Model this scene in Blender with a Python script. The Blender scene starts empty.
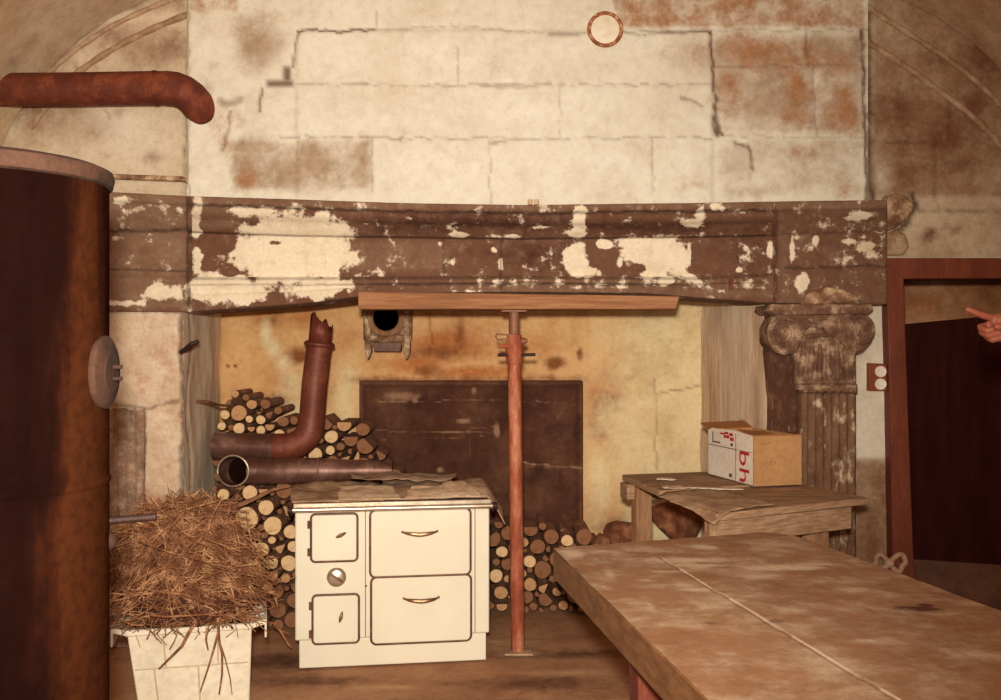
import bpy, math, random
import numpy as np
from mathutils import Vector, Matrix
random.seed(7)
rng = np.random.default_rng(11)
scn = bpy.context.scene
col = scn.collection
CAMZ = 1.514
F = 1000.0

def P(px, py, D):
    return Vector(((px - 500.5) * D / F, D, CAMZ + (350 - py) * D / F))

def lin(c):
    return tuple(((v / 255) / 12.92 if v / 255 <= .04045 else ((v / 255 + .055) / 1.055) ** 2.4) for v in c) + (1,)

# ------------------------------------------------------------------ numpy noise
_tab = rng.random((512, 512))
def vnoise(x, y, s=0):
    x = np.asarray(x, float) + s * 37.3; y = np.asarray(y, float) + s * 91.7
    xi = np.floor(x).astype(int); yi = np.floor(y).astype(int)
    fx = x - xi; fy = y - yi
    fx = fx * fx * (3 - 2 * fx); fy = fy * fy * (3 - 2 * fy)
    a = _tab[yi % 512, xi % 512]; b = _tab[yi % 512, (xi + 1) % 512]
    c = _tab[(yi + 1) % 512, xi % 512]; d = _tab[(yi + 1) % 512, (xi + 1) % 512]
    return (a * (1 - fx) + b * fx) * (1 - fy) + (c * (1 - fx) + d * fx) * fy
def fbm(x, y, oct=4, s=0):
    t = 0; a = .5; n = 0
    for i in range(oct):
        t = t + a * vnoise(np.asarray(x) * 2 ** i, np.asarray(y) * 2 ** i, s + i); n += a; a *= .5
    return t / n

# ------------------------------------------------------------------ materials
class NT:
    def __init__(s, name):
        s.m = bpy.data.materials.new(name); s.m.use_nodes = True
        s.t = s.m.node_tree; s.b = s.t.nodes['Principled BSDF']
        s.co = s.n('ShaderNodeTexCoord').outputs['Object']
    def n(s, ty, **k):
        x = s.t.nodes.new(ty)
        for a, v in k.items(): setattr(x, a, v)
        return x
    def put(s, inp, v):
        if isinstance(v, bpy.types.NodeSocket): s.t.links.new(v, inp)
        else: inp.default_value = v
    def map(s, scale=(1, 1, 1), loc=(0, 0, 0)):
        x = s.n('ShaderNodeMapping'); s.put(x.inputs['Vector'], s.co)
        x.inputs['Scale'].default_value = scale; x.inputs['Location'].default_value = loc
        return x.outputs[0]
    def noise(s, scale, detail=4, rough=.55, st=None, loc=(0, 0, 0), dist=0):
        x = s.n('ShaderNodeTexNoise'); s.put(x.inputs['Vector'], s.map(st or (1, 1, 1), loc))
        x.inputs['Scale'].default_value = scale; x.inputs['Detail'].default_value = detail
        x.inputs['Roughness'].default_value = rough; x.inputs['Distortion'].default_value = dist
        return x.outputs[0]
    def math(s, op, a, b=0., clamp=False):
        x = s.n('ShaderNodeMath', operation=op, use_clamp=clamp)
        s.put(x.inputs[0], a); s.put(x.inputs[1], b); return x.outputs[0]
    def sm(s, v, lo, hi, a=0., b=1.):
        x = s.n('ShaderNodeMapRange', interpolation_type='SMOOTHSTEP')
        s.put(x.inputs[0], v)
        for i, q in enumerate((lo, hi, a, b)): x.inputs[i + 1].default_value = q
        return x.outputs[0]
    def mix(s, f, a, b, blend='MIX'):
        x = s.n('ShaderNodeMix', data_type='RGBA', blend_type=blend)
        s.put(x.inputs[0], f); s.put(x.inputs[6], a); s.put(x.inputs[7], b)
        return x.outputs[2]
    def ramp(s, f, stops):
        x = s.n('ShaderNodeValToRGB'); s.put(x.inputs[0], f); e = x.color_ramp.elements
        while len(e) < len(stops): e.new(.5)
        for q, (p, c) in zip(e, stops): q.position = p; q.color = lin(c)
        return x.outputs[0]
    def attr(s, name='fld'):
        x = s.n('ShaderNodeAttribute', attribute_name=name)
        y = s.n('ShaderNodeSeparateColor'); s.put(y.inputs[0], x.outputs['Color'])
        return y.outputs[0], y.outputs[1], y.outputs[2], x.outputs['Alpha']
    def done(s, color, rough=.8, metal=0., bump=None, bs=.3, bd=.01, spec=.3):
        s.put(s.b.inputs['Base Color'], color); s.put(s.b.inputs['Roughness'], rough)
        s.put(s.b.inputs['Metallic'], metal); s.put(s.b.inputs['Specular IOR Level'], spec)
        if bump is not None:
            x = s.n('ShaderNodeBump'); x.inputs['Strength'].default_value = bs; x.inputs['Distance'].default_value = bd
            s.put(x.inputs['Height'], bump); s.put(s.b.inputs['Normal'], x.outputs[0])
        return s.m

def simple(name, stops, scale=6, detail=5, rough=.8, metal=0., bs=.3, bd=.006, st=None, fine=None, spec=.3, lo=.3, hi=.7):
    t = NT(name)
    n1 = t.noise(scale, detail, .6, st)
    c = t.ramp(t.sm(n1, lo, hi), stops)
    n2 = t.noise(scale * 7, 3, .6, st, (3, 1, 2))
    c = t.mix(t.sm(n2, .35, .75, 0, .35), c, tuple(x * .55 for x in lin(stops[0][1])[:3]) + (1,))
    return t.done(c, rough, metal, n2, bs, bd, spec)

def wallmat(name, base, c1, c2, dark, c3=None, scale=7., amp=1.0, bs=.35, mott=.5, st=None, w=(.3, .3, .3), grime=.6):
    """base plaster + three controlled stains (field channels R,G,A) + dark joints (B)"""
    t = NT(name)
    R, G, B, A = t.attr()
    nA = t.noise(scale, 8, .68, st); nB = t.noise(scale * 1.7, 7, .7, st, (5, 2, 9)); nC = t.noise(scale * 5, 5, .65, st, (1, 8, 4))
    big = t.noise(1.3, 4, .6, None, (4, 4, 1))
    b0 = lin(base)
    c = t.mix(t.sm(nC, .35, .7, 0, mott), b0, tuple(v * k for v, k in zip(b0[:3], (.86, .80, .70))) + (1,))
    c = t.mix(t.sm(big, .45, .75, 0, mott * .8), c, tuple(v * k for v, k in zip(b0[:3], (.85, .76, .62))) + (1,))
    def layer(c, ch, nz, colr, w=.12, dk=.8):
        v = t.math('ADD', ch, t.math('MULTIPLY', t.math('SUBTRACT', nz, .5), amp))
        v = t.math('MULTIPLY', t.sm(v, .5 - w, .5 + w), t.sm(ch, .02, .14))
        cc = t.mix(t.sm(nC, .3, .7), lin(colr), tuple(x * dk for x in lin(colr)[:3]) + (1,))
        return t.mix(v, c, cc), v
    c, v1 = layer(c, R, nA, c1, w[0])
    c, v2 = layer(c, G, nB, c2, w[1])
    if c3: c, v3 = layer(c, A, nA, c3, w[2], .9)
    g1 = t.noise(3.4, 9, .72, st, (7, 3, 2)); g2 = t.noise(15, 8, .75, st, (2, 9, 5)); g3 = t.noise(70, 4, .6, None, (1, 1, 3))
    c = t.mix(t.sm(g1, .42, .72, 0, grime), c, t.mix(1., c, (.66, .55, .44, 1), 'MULTIPLY'))
    c = t.mix(t.sm(g2, .50, .74, 0, grime), c, t.mix(1., c, (.68, .58, .48, 1), 'MULTIPLY'))
    c = t.mix(t.sm(g2, .46, .26, 0, grime * .8), c, t.mix(.35, c, lin(c3 or base)))
    c = t.mix(t.sm(g3, .60, .72, 0, grime * .8), c, t.mix(1., c, (.62, .52, .42, 1), 'MULTIPLY'))
    d = t.math('MULTIPLY', B, t.sm(nB, .3, .5, .5, 1.0))
    c = t.mix(t.math('MINIMUM', d, 1.), c, lin(dark))
    h = t.math('ADD', nA, t.math('MULTIPLY', nC, .5))
    return t.done(c, .88, 0, h, bs, .012, .2)

M = {}
M['breast'] = wallmat('limewashed_ashlar', (214, 207, 188), (166, 140, 112), (164, 116, 76), (92, 56, 36), (224, 217, 200), mott=.42, amp=1.5, scale=5, w=(.34, .34, .4), grime=.42)
M['backwall'] = wallmat('old_wall_plaster', (208, 190, 162), (150, 114, 84), (122, 80, 54), (64, 36, 24), (222, 208, 184), mott=.6, w=(.4, .34, .34))
M['mantel'] = wallmat('flaking_painted_stone', (106, 73, 55), (130, 100, 78), (72, 42, 30), (38, 20, 13), (222, 206, 178), scale=11, amp=1.3, mott=.55, w=(.34, .34, .07))
M['pier'] = wallmat('bare_pier_stone', (204, 180, 152), (132, 104, 84), (184, 136, 104), (48, 27, 18), (226, 210, 184), scale=14, mott=.5, bs=.6, w=(.3, .3, .3))
M['jamb'] = wallmat('streaked_jamb_stone', (240, 216, 186), (190, 152, 118), (186, 132, 90), (56, 32, 20), (240, 222, 194), scale=6, st=(6, 6, .5), mott=.6, grime=.4)
M['hearthwall'] = wallmat('smoked_hearth_plaster', (222, 178, 124), (188, 118, 64), (142, 86, 48), (70, 36, 22), (230, 208, 160), scale=6, mott=.45, w=(.4, .3, .45))
M['soot'] = wallmat('sooted_slab', (80, 46, 32), (110, 73, 52), (58, 30, 21), (34, 17, 12), (150, 112, 84), scale=9, mott=.6, w=(.4, .4, .2))
M['floor'] = wallmat('worn_floor', (182, 136, 102), (156, 110, 80), (110, 72, 50), (104, 64, 42), (208, 170, 128), scale=5, mott=.6, bs=.5, w=(.4, .3, .3))
M['tabletop'] = wallmat('floured_table_wood', (158, 116, 84), (134, 90, 60), (84, 34, 20), (84, 48, 28), (206, 180, 148), scale=8, amp=1.1, mott=.7, bs=.15, w=(.4, .2, .26))
M['vault'] = wallmat('vault_stone', (214, 188, 154), (178, 138, 102), (150, 106, 72), (92, 56, 36), (216, 198, 168), mott=.6, w=(.45, .4, .4))
M['passage'] = wallmat('rough_passage_stone', (216, 152, 104), (176, 112, 72), (140, 84, 52), (80, 44, 28), (236, 190, 144), mott=.6, w=(.3, .3, .3))
M['shaft'] = wallmat('flaked_fluted_shaft', (126, 94, 70), (104, 72, 52), (84, 52, 37), (44, 24, 16), (206, 184, 152), scale=16, amp=1.3, mott=.6, st=(1, 1, .6), w=(.3, .3, .12))

def enamel():
    t = NT('cream_enamel'); n = t.noise(3, 4)
    return t.done(t.ramp(t.sm(n, .3, .7), [(0, (216, 206, 180)), (1, (222, 213, 188))]), .28, 0, None, spec=.45)
M['enamel'] = enamel()
M['trim'] = simple('brown_trim', [(0, (84, 50, 32)), (1, (120, 80, 54))], 20, rough=.5)
M['chrome'] = simple('worn_chrome', [(0, (190, 168, 140)), (1, (222, 206, 184))], 14, rough=.3, metal=.75, bs=.05)
M['brass'] = simple('tarnished_handle_metal', [(0, (110, 72, 46)), (1, (168, 128, 92))], 18, rough=.38, metal=.6, bs=.05)
M['iron'] = simple('black_iron', [(0, (34, 20, 16)), (1, (58, 36, 28))], 12, rough=.6, metal=.3)
def tankmat():
    t = NT('rusting_boiler_steel')
    n = t.noise(3.2, 8, .65, (1, 1, .6)); s_ = t.noise(5, 6, .6, (2.2, 2.2, .35), (1, 3, 0)); f = t.noise(40, 4)
    sx = t.n('ShaderNodeSeparateXYZ'); t.put(sx.inputs[0], t.co)
    low = t.sm(sx.outputs[2], 1.24, 1.18, 0, .08)
    lit_side = t.sm(sx.outputs[0], .15, .235, 0, .30)  # lit edge of the tank painted in as a brighter orange strip
    v = t.math('ADD', t.math('ADD', t.math('MULTIPLY', t.math('ADD', n, s_), .5), low), lit_side)
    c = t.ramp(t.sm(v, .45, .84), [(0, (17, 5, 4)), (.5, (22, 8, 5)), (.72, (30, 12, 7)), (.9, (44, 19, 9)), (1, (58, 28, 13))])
    c = t.mix(t.sm(f, .4, .7, 0, .4), c, lin((20, 9, 7)))
    return t.done(c, .95, 0, n, .2, .01, .0)
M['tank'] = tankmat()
M['tankrim'] = simple('dusty_rim_rust', [(0, (46, 25, 15)), (1, (72, 44, 28))], 14, rough=.85)
M['rustpipe'] = simple('rusty_flue_iron', [(0, (84, 36, 22)), (.6, (106, 48, 28)), (1, (132, 66, 38))], 9, rough=.75, metal=.1)
M['stovepipe'] = simple('browned_sheet_metal', [(0, (86, 54, 42)), (.6, (108, 72, 58)), (1, (134, 98, 82))], 7, rough=.42, metal=.35, bs=.1)
M['stovepipe2'] = simple('red_rusted_sheet_metal', [(0, (96, 42, 28)), (.6, (110, 54, 36)), (1, (128, 70, 50))], 7, rough=.55, metal=.15, bs=.1)
M['proprust'] = simple('red_rust_prop', [(0, (134, 62, 40)), (.5, (160, 84, 54)), (1, (186, 124, 92))], 16, rough=.6, metal=.1, st=(1, 1, .3))
M['propgrey'] = simple('worn_prop_tube', [(0, (110, 66, 44)), (1, (150, 104, 76))], 14, rough=.6, st=(1, 1, .3))
M['beam'] = simple('sawn_timber', [(0, (124, 82, 52)), (.5, (146, 98, 64)), (1, (164, 118, 82))], 5, rough=.85, st=(.4, 6, 8))
M['doorframe'] = simple('redbrown_paint', [(0, (100, 44, 24)), (1, (122, 58, 32))], 5, rough=.6, st=(3, 3, .6))
M['doordark'] = simple('dark_door_paint', [(0, (46, 18, 16)), (1, (58, 24, 20))], 4, rough=.95, spec=.02, st=(4, 4, .5))
M['doorrail'] = simple('scuffed_door_rail', [(0, (86, 52, 34)), (1, (112, 72, 48))], 6, rough=.8)
M['plank'] = simple('grey_plank', [(0, (136, 102, 74)), (.5, (158, 122, 90)), (1, (178, 142, 108))], 7, rough=.9, st=(1.0, 3, 12), bs=.15)
M['plankleg'] = simple('pale_plank_leg', [(0, (124, 84, 54)), (.5, (146, 104, 70)), (1, (166, 126, 90))], 5, rough=.9, st=(5, 5, .6))
M['apron'] = simple('brown_apron_wood', [(0, (100, 64, 34)), (.5, (116, 76, 42)), (1, (130, 88, 52))], 5, rough=.75, st=(2, 2, 7))
M['redleg'] = simple('red_table_leg', [(0, (84, 36, 22)), (1, (112, 52, 32))], 6, rough=.7, st=(4, 4, .7))
M['bark'] = simple('bark', [(0, (110, 68, 46)), (.5, (142, 96, 66)), (1, (172, 126, 92))], 22, rough=.95, bs=.8, bd=.01, st=(1, .35, 1))
M['barkdark'] = simple('dark_bark', [(0, (126, 80, 54)), (1, (160, 112, 80))], 22, rough=.95, bs=.8, bd=.01, st=(1, .35, 1))
def cutmat(name, a, b, d):
    t = NT(name)
    w = t.n('ShaderNodeTexWave', wave_type='RINGS', rings_direction='Y')
    t.put(w.inputs['Vector'], t.co); w.inputs['Scale'].default_value = 26; w.inputs['Distortion'].default_value = 3; w.inputs['Detail'].default_value = 3
    n = t.noise(28, 5)
    c = t.mix(t.sm(w.outputs['Fac'], .2, .9, 0, .35), lin(a), lin(b))
    c = t.mix(t.sm(n, .45, .75, 0, .6), c, lin(d))
    return t.done(c, .9, 0, n, .3, .004)
M['cutpale'] = cutmat('pale_sawn_wood', (222, 186, 136), (190, 144, 96), (176, 126, 80))
M['cuttan'] = cutmat('tan_sawn_wood', (190, 144, 98), (158, 112, 72), (138, 92, 58))
M['cutbrown'] = cutmat('browned_sawn_wood', (140, 94, 62), (112, 72, 46), (96, 58, 36))
M['twig'] = simple('twig_bark', [(0, (104, 62, 38)), (.5, (142, 92, 58)), (1, (198, 148, 104))], 16, rough=.9)
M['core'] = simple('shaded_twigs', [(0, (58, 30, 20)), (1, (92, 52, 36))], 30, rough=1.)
M['crate'] = simple('white_plastic_crate', [(0, (214, 200, 172)), (1, (226, 214, 188))], 4, rough=.55, bs=.05)
M['crateline'] = simple('crate_groove', [(0, (188, 166, 132)), (1, (200, 180, 146))], 5)
M['cardboard'] = simple('kraft_card', [(0, (168, 122, 76)), (1, (180, 134, 88))], 5, rough=.9, bs=.1)
M['cardin'] = simple('kraft_card_inside', [(0, (150, 96, 52)), (1, (162, 106, 60))], 5, rough=.9, bs=.1)
M['cardwhite'] = simple('printed_white_card', [(0, (226, 212, 192)), (1, (236, 224, 206))], 5, rough=.7, bs=.05)
M['red'] = simple('red_ink', [(0, (176, 32, 34)), (1, (190, 44, 44))], 9, rough=.7, bs=.02)
M['ink'] = simple('brown_ink', [(0, (92, 64, 52)), (1, (108, 78, 64))], 9, rough=.8, bs=.02)
M['paperA'] = simple('stained_brown_card', [(0, (142, 110, 82)), (.5, (168, 134, 102)), (1, (190, 158, 124))], 7, rough=.9)
M['paperB'] = simple('pale_scrap_paper', [(0, (176, 144, 110)), (1, (206, 178, 144))], 8, rough=.9)
M['paperC'] = simple('grey_card', [(0, (122, 94, 72)), (1, (160, 130, 102))], 8, rough=.9)
M['paperD'] = simple('white_paper', [(0, (216, 198, 166)), (1, (232, 216, 188))], 8, rough=.9)
M['white'] = simple('white_bakelite', [(0, (226, 214, 192)), (1, (238, 228, 208))], 8, rough=.4, bs=.02)
M['socketbox'] = simple('brown_socket_board', [(0, (122, 54, 28)), (1, (140, 68, 36))], 8, rough=.5, bs=.05)
M['hole'] = simple('hole_shade_black', [(0, (20, 10, 8)), (1, (32, 16, 12))], 8, rough=1, spec=.0)  # black stands in for the shade inside pipe mouths and flue opening
M['fluecast'] = simple('worn_flue_casting', [(0, (104, 66, 44)), (.5, (150, 112, 82)), (1, (206, 178, 140))], 14, rough=.85)
M['rubble'] = simple('red_rubble_stone', [(0, (96, 52, 32)), (.5, (134, 80, 52)), (1, (170, 118, 84))], 9, rough=.95, bs=.7)
M['fluering'] = simple('rust_ring', [(0, (128, 68, 34)), (.6, (160, 96, 56)), (1, (214, 180, 136))], 30, rough=.8)
M['skin'] = simple('skin', [(0, (126, 66, 46)), (1, (140, 78, 56))], 8, rough=.55, bs=.05)
M['shirt'] = simple('dark_shirt_cloth', [(0, (44, 40, 44)), (1, (56, 50, 52))], 9, rough=.9)
M['trousers'] = simple('brown_trouser_cloth', [(0, (66, 48, 40)), (1, (80, 60, 48))], 9, rough=.9)
M['hair'] = simple('brown_hair', [(0, (48, 28, 18)), (1, (66, 40, 26))], 30, rough=.6)
M['leather'] = simple('shoe_leather', [(0, (44, 26, 18)), (1, (58, 34, 24))], 12, rough=.5)
M['darkstone'] = simple('passage_stone', [(0, (138, 104, 76)), (.5, (186, 150, 114)), (1, (214, 184, 150))], 4, rough=.95, st=(.7, 1, 1.8))
M['blackrag'] = simple('twisted_cord', [(0, (150, 112, 84)), (1, (186, 150, 118))], 12, rough=.9)

# ------------------------------------------------------------------ mesh helpers
class MB:
    def __init__(s): s.v = []; s.f = []; s.mi = []
    def add(s, vs, fs, mi=0):
        o = len(s.v); s.v += [Vector(v) for v in vs]; s.f += [[i + o for i in f] for f in fs]; s.mi += [mi] * len(fs); return s
    def hexa(s, b, t, mi=0):
        return s.add(list(b) + list(t), [[3, 2, 1, 0], [4, 5, 6, 7], [0, 1, 5, 4], [1, 2, 6, 5], [2, 3, 7, 6], [3, 0, 4, 7]], mi)
    def box(s, lo, hi, fr=None, mi=0):
        x0, y0, z0 = lo; x1, y1, z1 = hi
        b = [(x0, y0, z0), (x1, y0, z0), (x1, y1, z0), (x0, y1, z0)]; t = [(x, y, z1) for x, y, _ in b]
        if fr: b = [fr(*p) for p in b]; t = [fr(*p) for p in t]
        return s.hexa(b, t, mi)
    def tube(s, path, r, n=12, caps=(1, 1), mi=0, closed=False):
        path = [Vector(p) for p in path]; m = len(path)
        rs = r if isinstance(r, (list, tuple)) else [r] * m
        d0 = (path[1] - path[0]).normalized()
        up = Vector((0, 0, 1)) if abs(d0.z) < .9 else Vector((1, 0, 0))
        nx = d0.cross(up).normalized(); vs = []
        for i, p in enumerate(path):
            if closed: d = path[(i + 1) % m] - path[i - 1]
            else: d = path[min(i + 1, m - 1)] - path[max(i - 1, 0)]
            d.normalize(); nx = (nx - d * nx.dot(d)).normalized(); ny = d.cross(nx)
            vs += [p + (nx * math.cos(2 * math.pi * k / n) + ny * math.sin(2 * math.pi * k / n)) * rs[i] for k in range(n)]
        fs = []
        for i in range(m if closed else m - 1):
            j = (i + 1) % m
            fs += [[i * n + k, i * n + (k + 1) % n, j * n + (k + 1) % n, j * n + k] for k in range(n)]
        if not closed:
            if caps[0]: fs.append([k for k in range(n)][::-1])
            if caps[1]: fs.append([(m - 1) * n + k for k in range(n)])
        return s.add(vs, fs, mi)
    def shell(s, path, r, th, n=20, mi=0):
        """open-ended hollow pipe"""
        o = len(s.v); path = [Vector(p) for p in path]
        a = MB().tube(path, r, n, (0, 0)); ri = [q - th for q in r] if isinstance(r, (list, tuple)) else r - th
        b = MB().tube(path, ri, n, (0, 0)); m = len(path)
        s.add(a.v, a.f, mi); s.add(b.v, [f[::-1] for f in b.f], mi)
        K = m * n
        for base, fl in ((0, 0), ((m - 1) * n, 1)):
            for k in range(n):
                q = [o + base + k, o + base + (k + 1) % n, o + K + base + (k + 1) % n, o + K + base + k]
                s.f.append(q if fl else q[::-1]); s.mi.append(mi)
        return s
    def lathe(s, prof, c, ax=(0, 0, 1), n=32, mi=0):
        ax = Vector(ax).normalized(); up = Vector((0, 0, 1)) if abs(ax.z) < .9 else Vector((1, 0, 0))
        u = ax.cross(up).normalized(); w = ax.cross(u); c = Vector(c); vs = []
        for r, h in prof:
            vs += [c + ax * h + (u * math.cos(2 * math.pi * k / n) + w * math.sin(2 * math.pi * k / n)) * r for k in range(n)]
        fs = [[i * n + k, i * n + (k + 1) % n, (i + 1) * n + (k + 1) % n, (i + 1) * n + k] for i in range(len(prof) - 1) for k in range(n)]
        if prof[0][0] > 1e-6: fs.append(list(range(n))[::-1])
        if prof[-1][0] > 1e-6: fs.append([(len(prof) - 1) * n + k for k in range(n)])
        return s.add(vs, fs, mi)
    def prism(s, front, off, mi=0):
        """polygon (world points) extruded by vector off"""
        front = [Vector(p) for p in front]; n = len(front); off = Vector(off)
        vs = front + [p + off for p in front]
        return s.add(vs, [list(range(n)), list(range(n, 2 * n))[::-1]] + [[i + n, (i + 1) % n + n, (i + 1) % n, i] for i in range(n)], mi)
    def ball(s, c, r, n=10, sc=(1, 1, 1), mi=0):
        c = Vector(c); vs = [c + Vector((0, 0, -r * sc[2]))]
        for i in range(1, n):
            a = -math.pi / 2 + math.pi * i / n
            vs += [c + Vector((r * sc[0] * math.cos(a) * math.cos(2 * math.pi * k / (2 * n)), r * sc[1] * math.cos(a) * math.sin(2 * math.pi * k / (2 * n)), r * sc[2] * math.sin(a))) for k in range(2 * n)]
        vs.append(c + Vector((0, 0, r * sc[2]))); q = 2 * n; fs = []
        for k in range(q): fs.append([0, 1 + (k + 1) % q, 1 + k])
        for i in range(n - 2):
            for k in range(q): fs.append([1 + i * q + k, 1 + i * q + (k + 1) % q, 1 + (i + 1) * q + (k + 1) % q, 1 + (i + 1) * q + k])
        L = len(vs) - 1
        for k in range(q): fs.append([L, 1 + (n - 2) * q + k, 1 + (n - 2) * q + (k + 1) % q])
        return s.add(vs, fs, mi)

def rootloc(o):
    L = Vector((0, 0, 0))
    while o is not None: L = L + o.location; o = o.parent
    return L
def tag(o, label=None, cat=None, group=None, kind=None):
    for k, v in (('label', label), ('category', cat), ('group', group), ('kind', kind)):
        if v: o[k] = v
    return o
def thing(name, label, cat, loc=(0, 0, 0), group=None):
    o = bpy.data.objects.new(name, None); col.objects.link(o); o.location = loc; o.empty_display_size = .05
    return tag(o, label, cat, group)
def part(name, mb, mat, parent=None, loc=None, smooth=35, bevel=0, label=None):
    L = rootloc(parent) if parent else Vector(loc or (0, 0, 0))
    me = bpy.data.meshes.new(name); me.from_pydata([v - L for v in mb.v], [], mb.f)
    mats = mat if isinstance(mat, (list, tuple)) else [mat]
    for m in mats: me.materials.append(M[m])
    if len(mats) > 1: me.polygons.foreach_set('material_index', mb.mi)
    if smooth:
        me.polygons.foreach_set('use_smooth', [True] * len(me.polygons)); me.set_sharp_from_angle(angle=math.radians(smooth))
    me.update()
    o = bpy.data.objects.new(name, me); col.objects.link(o)
    if parent: o.parent = parent
    elif loc: o.location = loc
    if bevel:
        b = o.modifiers.new('bev', 'BEVEL'); b.width = bevel; b.segments = 2; b.limit_method = 'ANGLE'
    if label: o['label'] = label
    return o
def grid(name, XYZ, fld, mat, parent=None, keep=None, loc=None, smooth=True):
    ny, nx, _ = XYZ.shape; L = rootloc(parent) if parent else Vector(loc or (0, 0, 0))
    v = (XYZ.reshape(-1, 3) - np.array(L)).astype(np.float32)
    i = np.arange(ny * nx).reshape(ny, nx)
    q = np.stack([i[:-1, :-1], i[:-1, 1:], i[1:, 1:], i[1:, :-1]], -1).reshape(-1, 4)
    if keep is not None: q = q[keep[:-1, :-1].reshape(-1)]
    me = bpy.data.meshes.new(name); me.from_pydata(v.tolist(), [], q.tolist())
    a = me.attributes.new('fld', 'FLOAT_COLOR', 'POINT')
    a.data.foreach_set('color', np.clip(fld, 0, 1).astype(np.float32).reshape(-1))
    me.materials.append(M[mat])
    if smooth: me.polygons.foreach_set('use_smooth', [True] * len(me.polygons))
    me.update(); o = bpy.data.objects.new(name, me); col.objects.link(o)
    if parent: o.parent = parent
    elif loc: o.location = loc
    return o

# ---- field painters: stains, joints and cracks of a surface, laid out in the surface's own millimetre grid
def ell(X, Y, L):
    r = np.zeros_like(X)
    for e in L:
        cx, cy, rx, ry = e[:4]; s = e[4] if len(e) > 4 else 1.
        d = np.sqrt(((X - cx) / rx) ** 2 + ((Y - cy) / ry) ** 2)
        r = np.maximum(r, s * np.clip(1.0 - .5 * d, 0, 1))
    return r
def rect(X, Y, L, soft=6.):
    r = np.zeros_like(X)
    for x0, y0, x1, y1, s in L:
        d = np.minimum(np.minimum(X - x0, x1 - X), np.minimum(Y - y0, y1 - Y))
        r = np.maximum(r, s * np.clip(.5 + d / soft, 0, 1))
    return r
def lines(X, Y, L, wob=1.2):
    r = np.zeros_like(X)
    Xw = X + (fbm(X / 9, Y / 9, 3, 3) - .5) * 2 * wob * 2; Yw = Y + (fbm(X / 9, Y / 9, 3, 8) - .5) * 2 * wob * 2
    for pts, w, s in L:
        for (ax, ay), (bx, by) in zip(pts[:-1], pts[1:]):
            dx, dy = bx - ax, by - ay; q = dx * dx + dy * dy + 1e-9
            t = np.clip(((Xw - ax) * dx + (Yw - ay) * dy) / q, 0, 1)
            d = np.hypot(Xw - ax - t * dx, Yw - ay - t * dy)
            r = np.maximum(r, s * np.clip(1.5 - d / w, 0, 1))
    return r
def plane(D, px0, px1, py0, py1, step):
    xs = np.linspace(px0, px1, int((px1 - px0) / step) + 1); ys = np.linspace(py0, py1, int((py1 - py0) / step) + 1)
    X, Y = np.meshgrid(xs, ys)
    return X, Y
def toworld(X, Y, Dn, disp):
    """X,Y: grid of a wall standing at depth Dn; disp pushes it towards the room (metres)"""
    return np.stack([(X - 500.5) * Dn / F, np.broadcast_to(Dn - disp, X.shape), CAMZ + (350 - Y) * Dn / F], -1)
def F4(R, G, B, A): return np.stack([R, G, B, A], -1)

# ------------------------------------------------------------------ room shell
def build_floor():
    xs = np.linspace(-3.2, 3.8, 281); ys = np.linspace(-1.5, 6.4, 317); X, Y = np.meshgrid(xs, ys)
    R = .34 + .5 * (fbm(X * 1.5, Y * 3, 4, 2) - .5); G = ell(X, Y, [(.15, 4.55, .35, .12, .8), (.35, 5.0, .5, .08, .7), (-.9, 4.6, .4, .1, .7), (-1.1, 4.9, .3, .15, .8), (-.2, 4.3, .5, .07, .6)])
    A = ell(X, Y, [(.1, 5.0, .1, .05, .75), (.0, 5.2, .3, .06, .6), (.3, 4.7, .3, .06, .55), (-.5, 4.5, .3, .05, .5)])
    B = lines(X * 100, Y * 100, [(((-400, 492), (400, 498)), .7, .4), (((60, 300), (62, 490)), .7, .3)])
    Z = .012 * (fbm(X * 3, Y * 3, 4, 5) - .5) - .006
    o = grid('floor', np.stack([X, Y, Z], -1), F4(R, G, B, A), 'floor'); tag(o, kind='structure')
build_floor()

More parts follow.
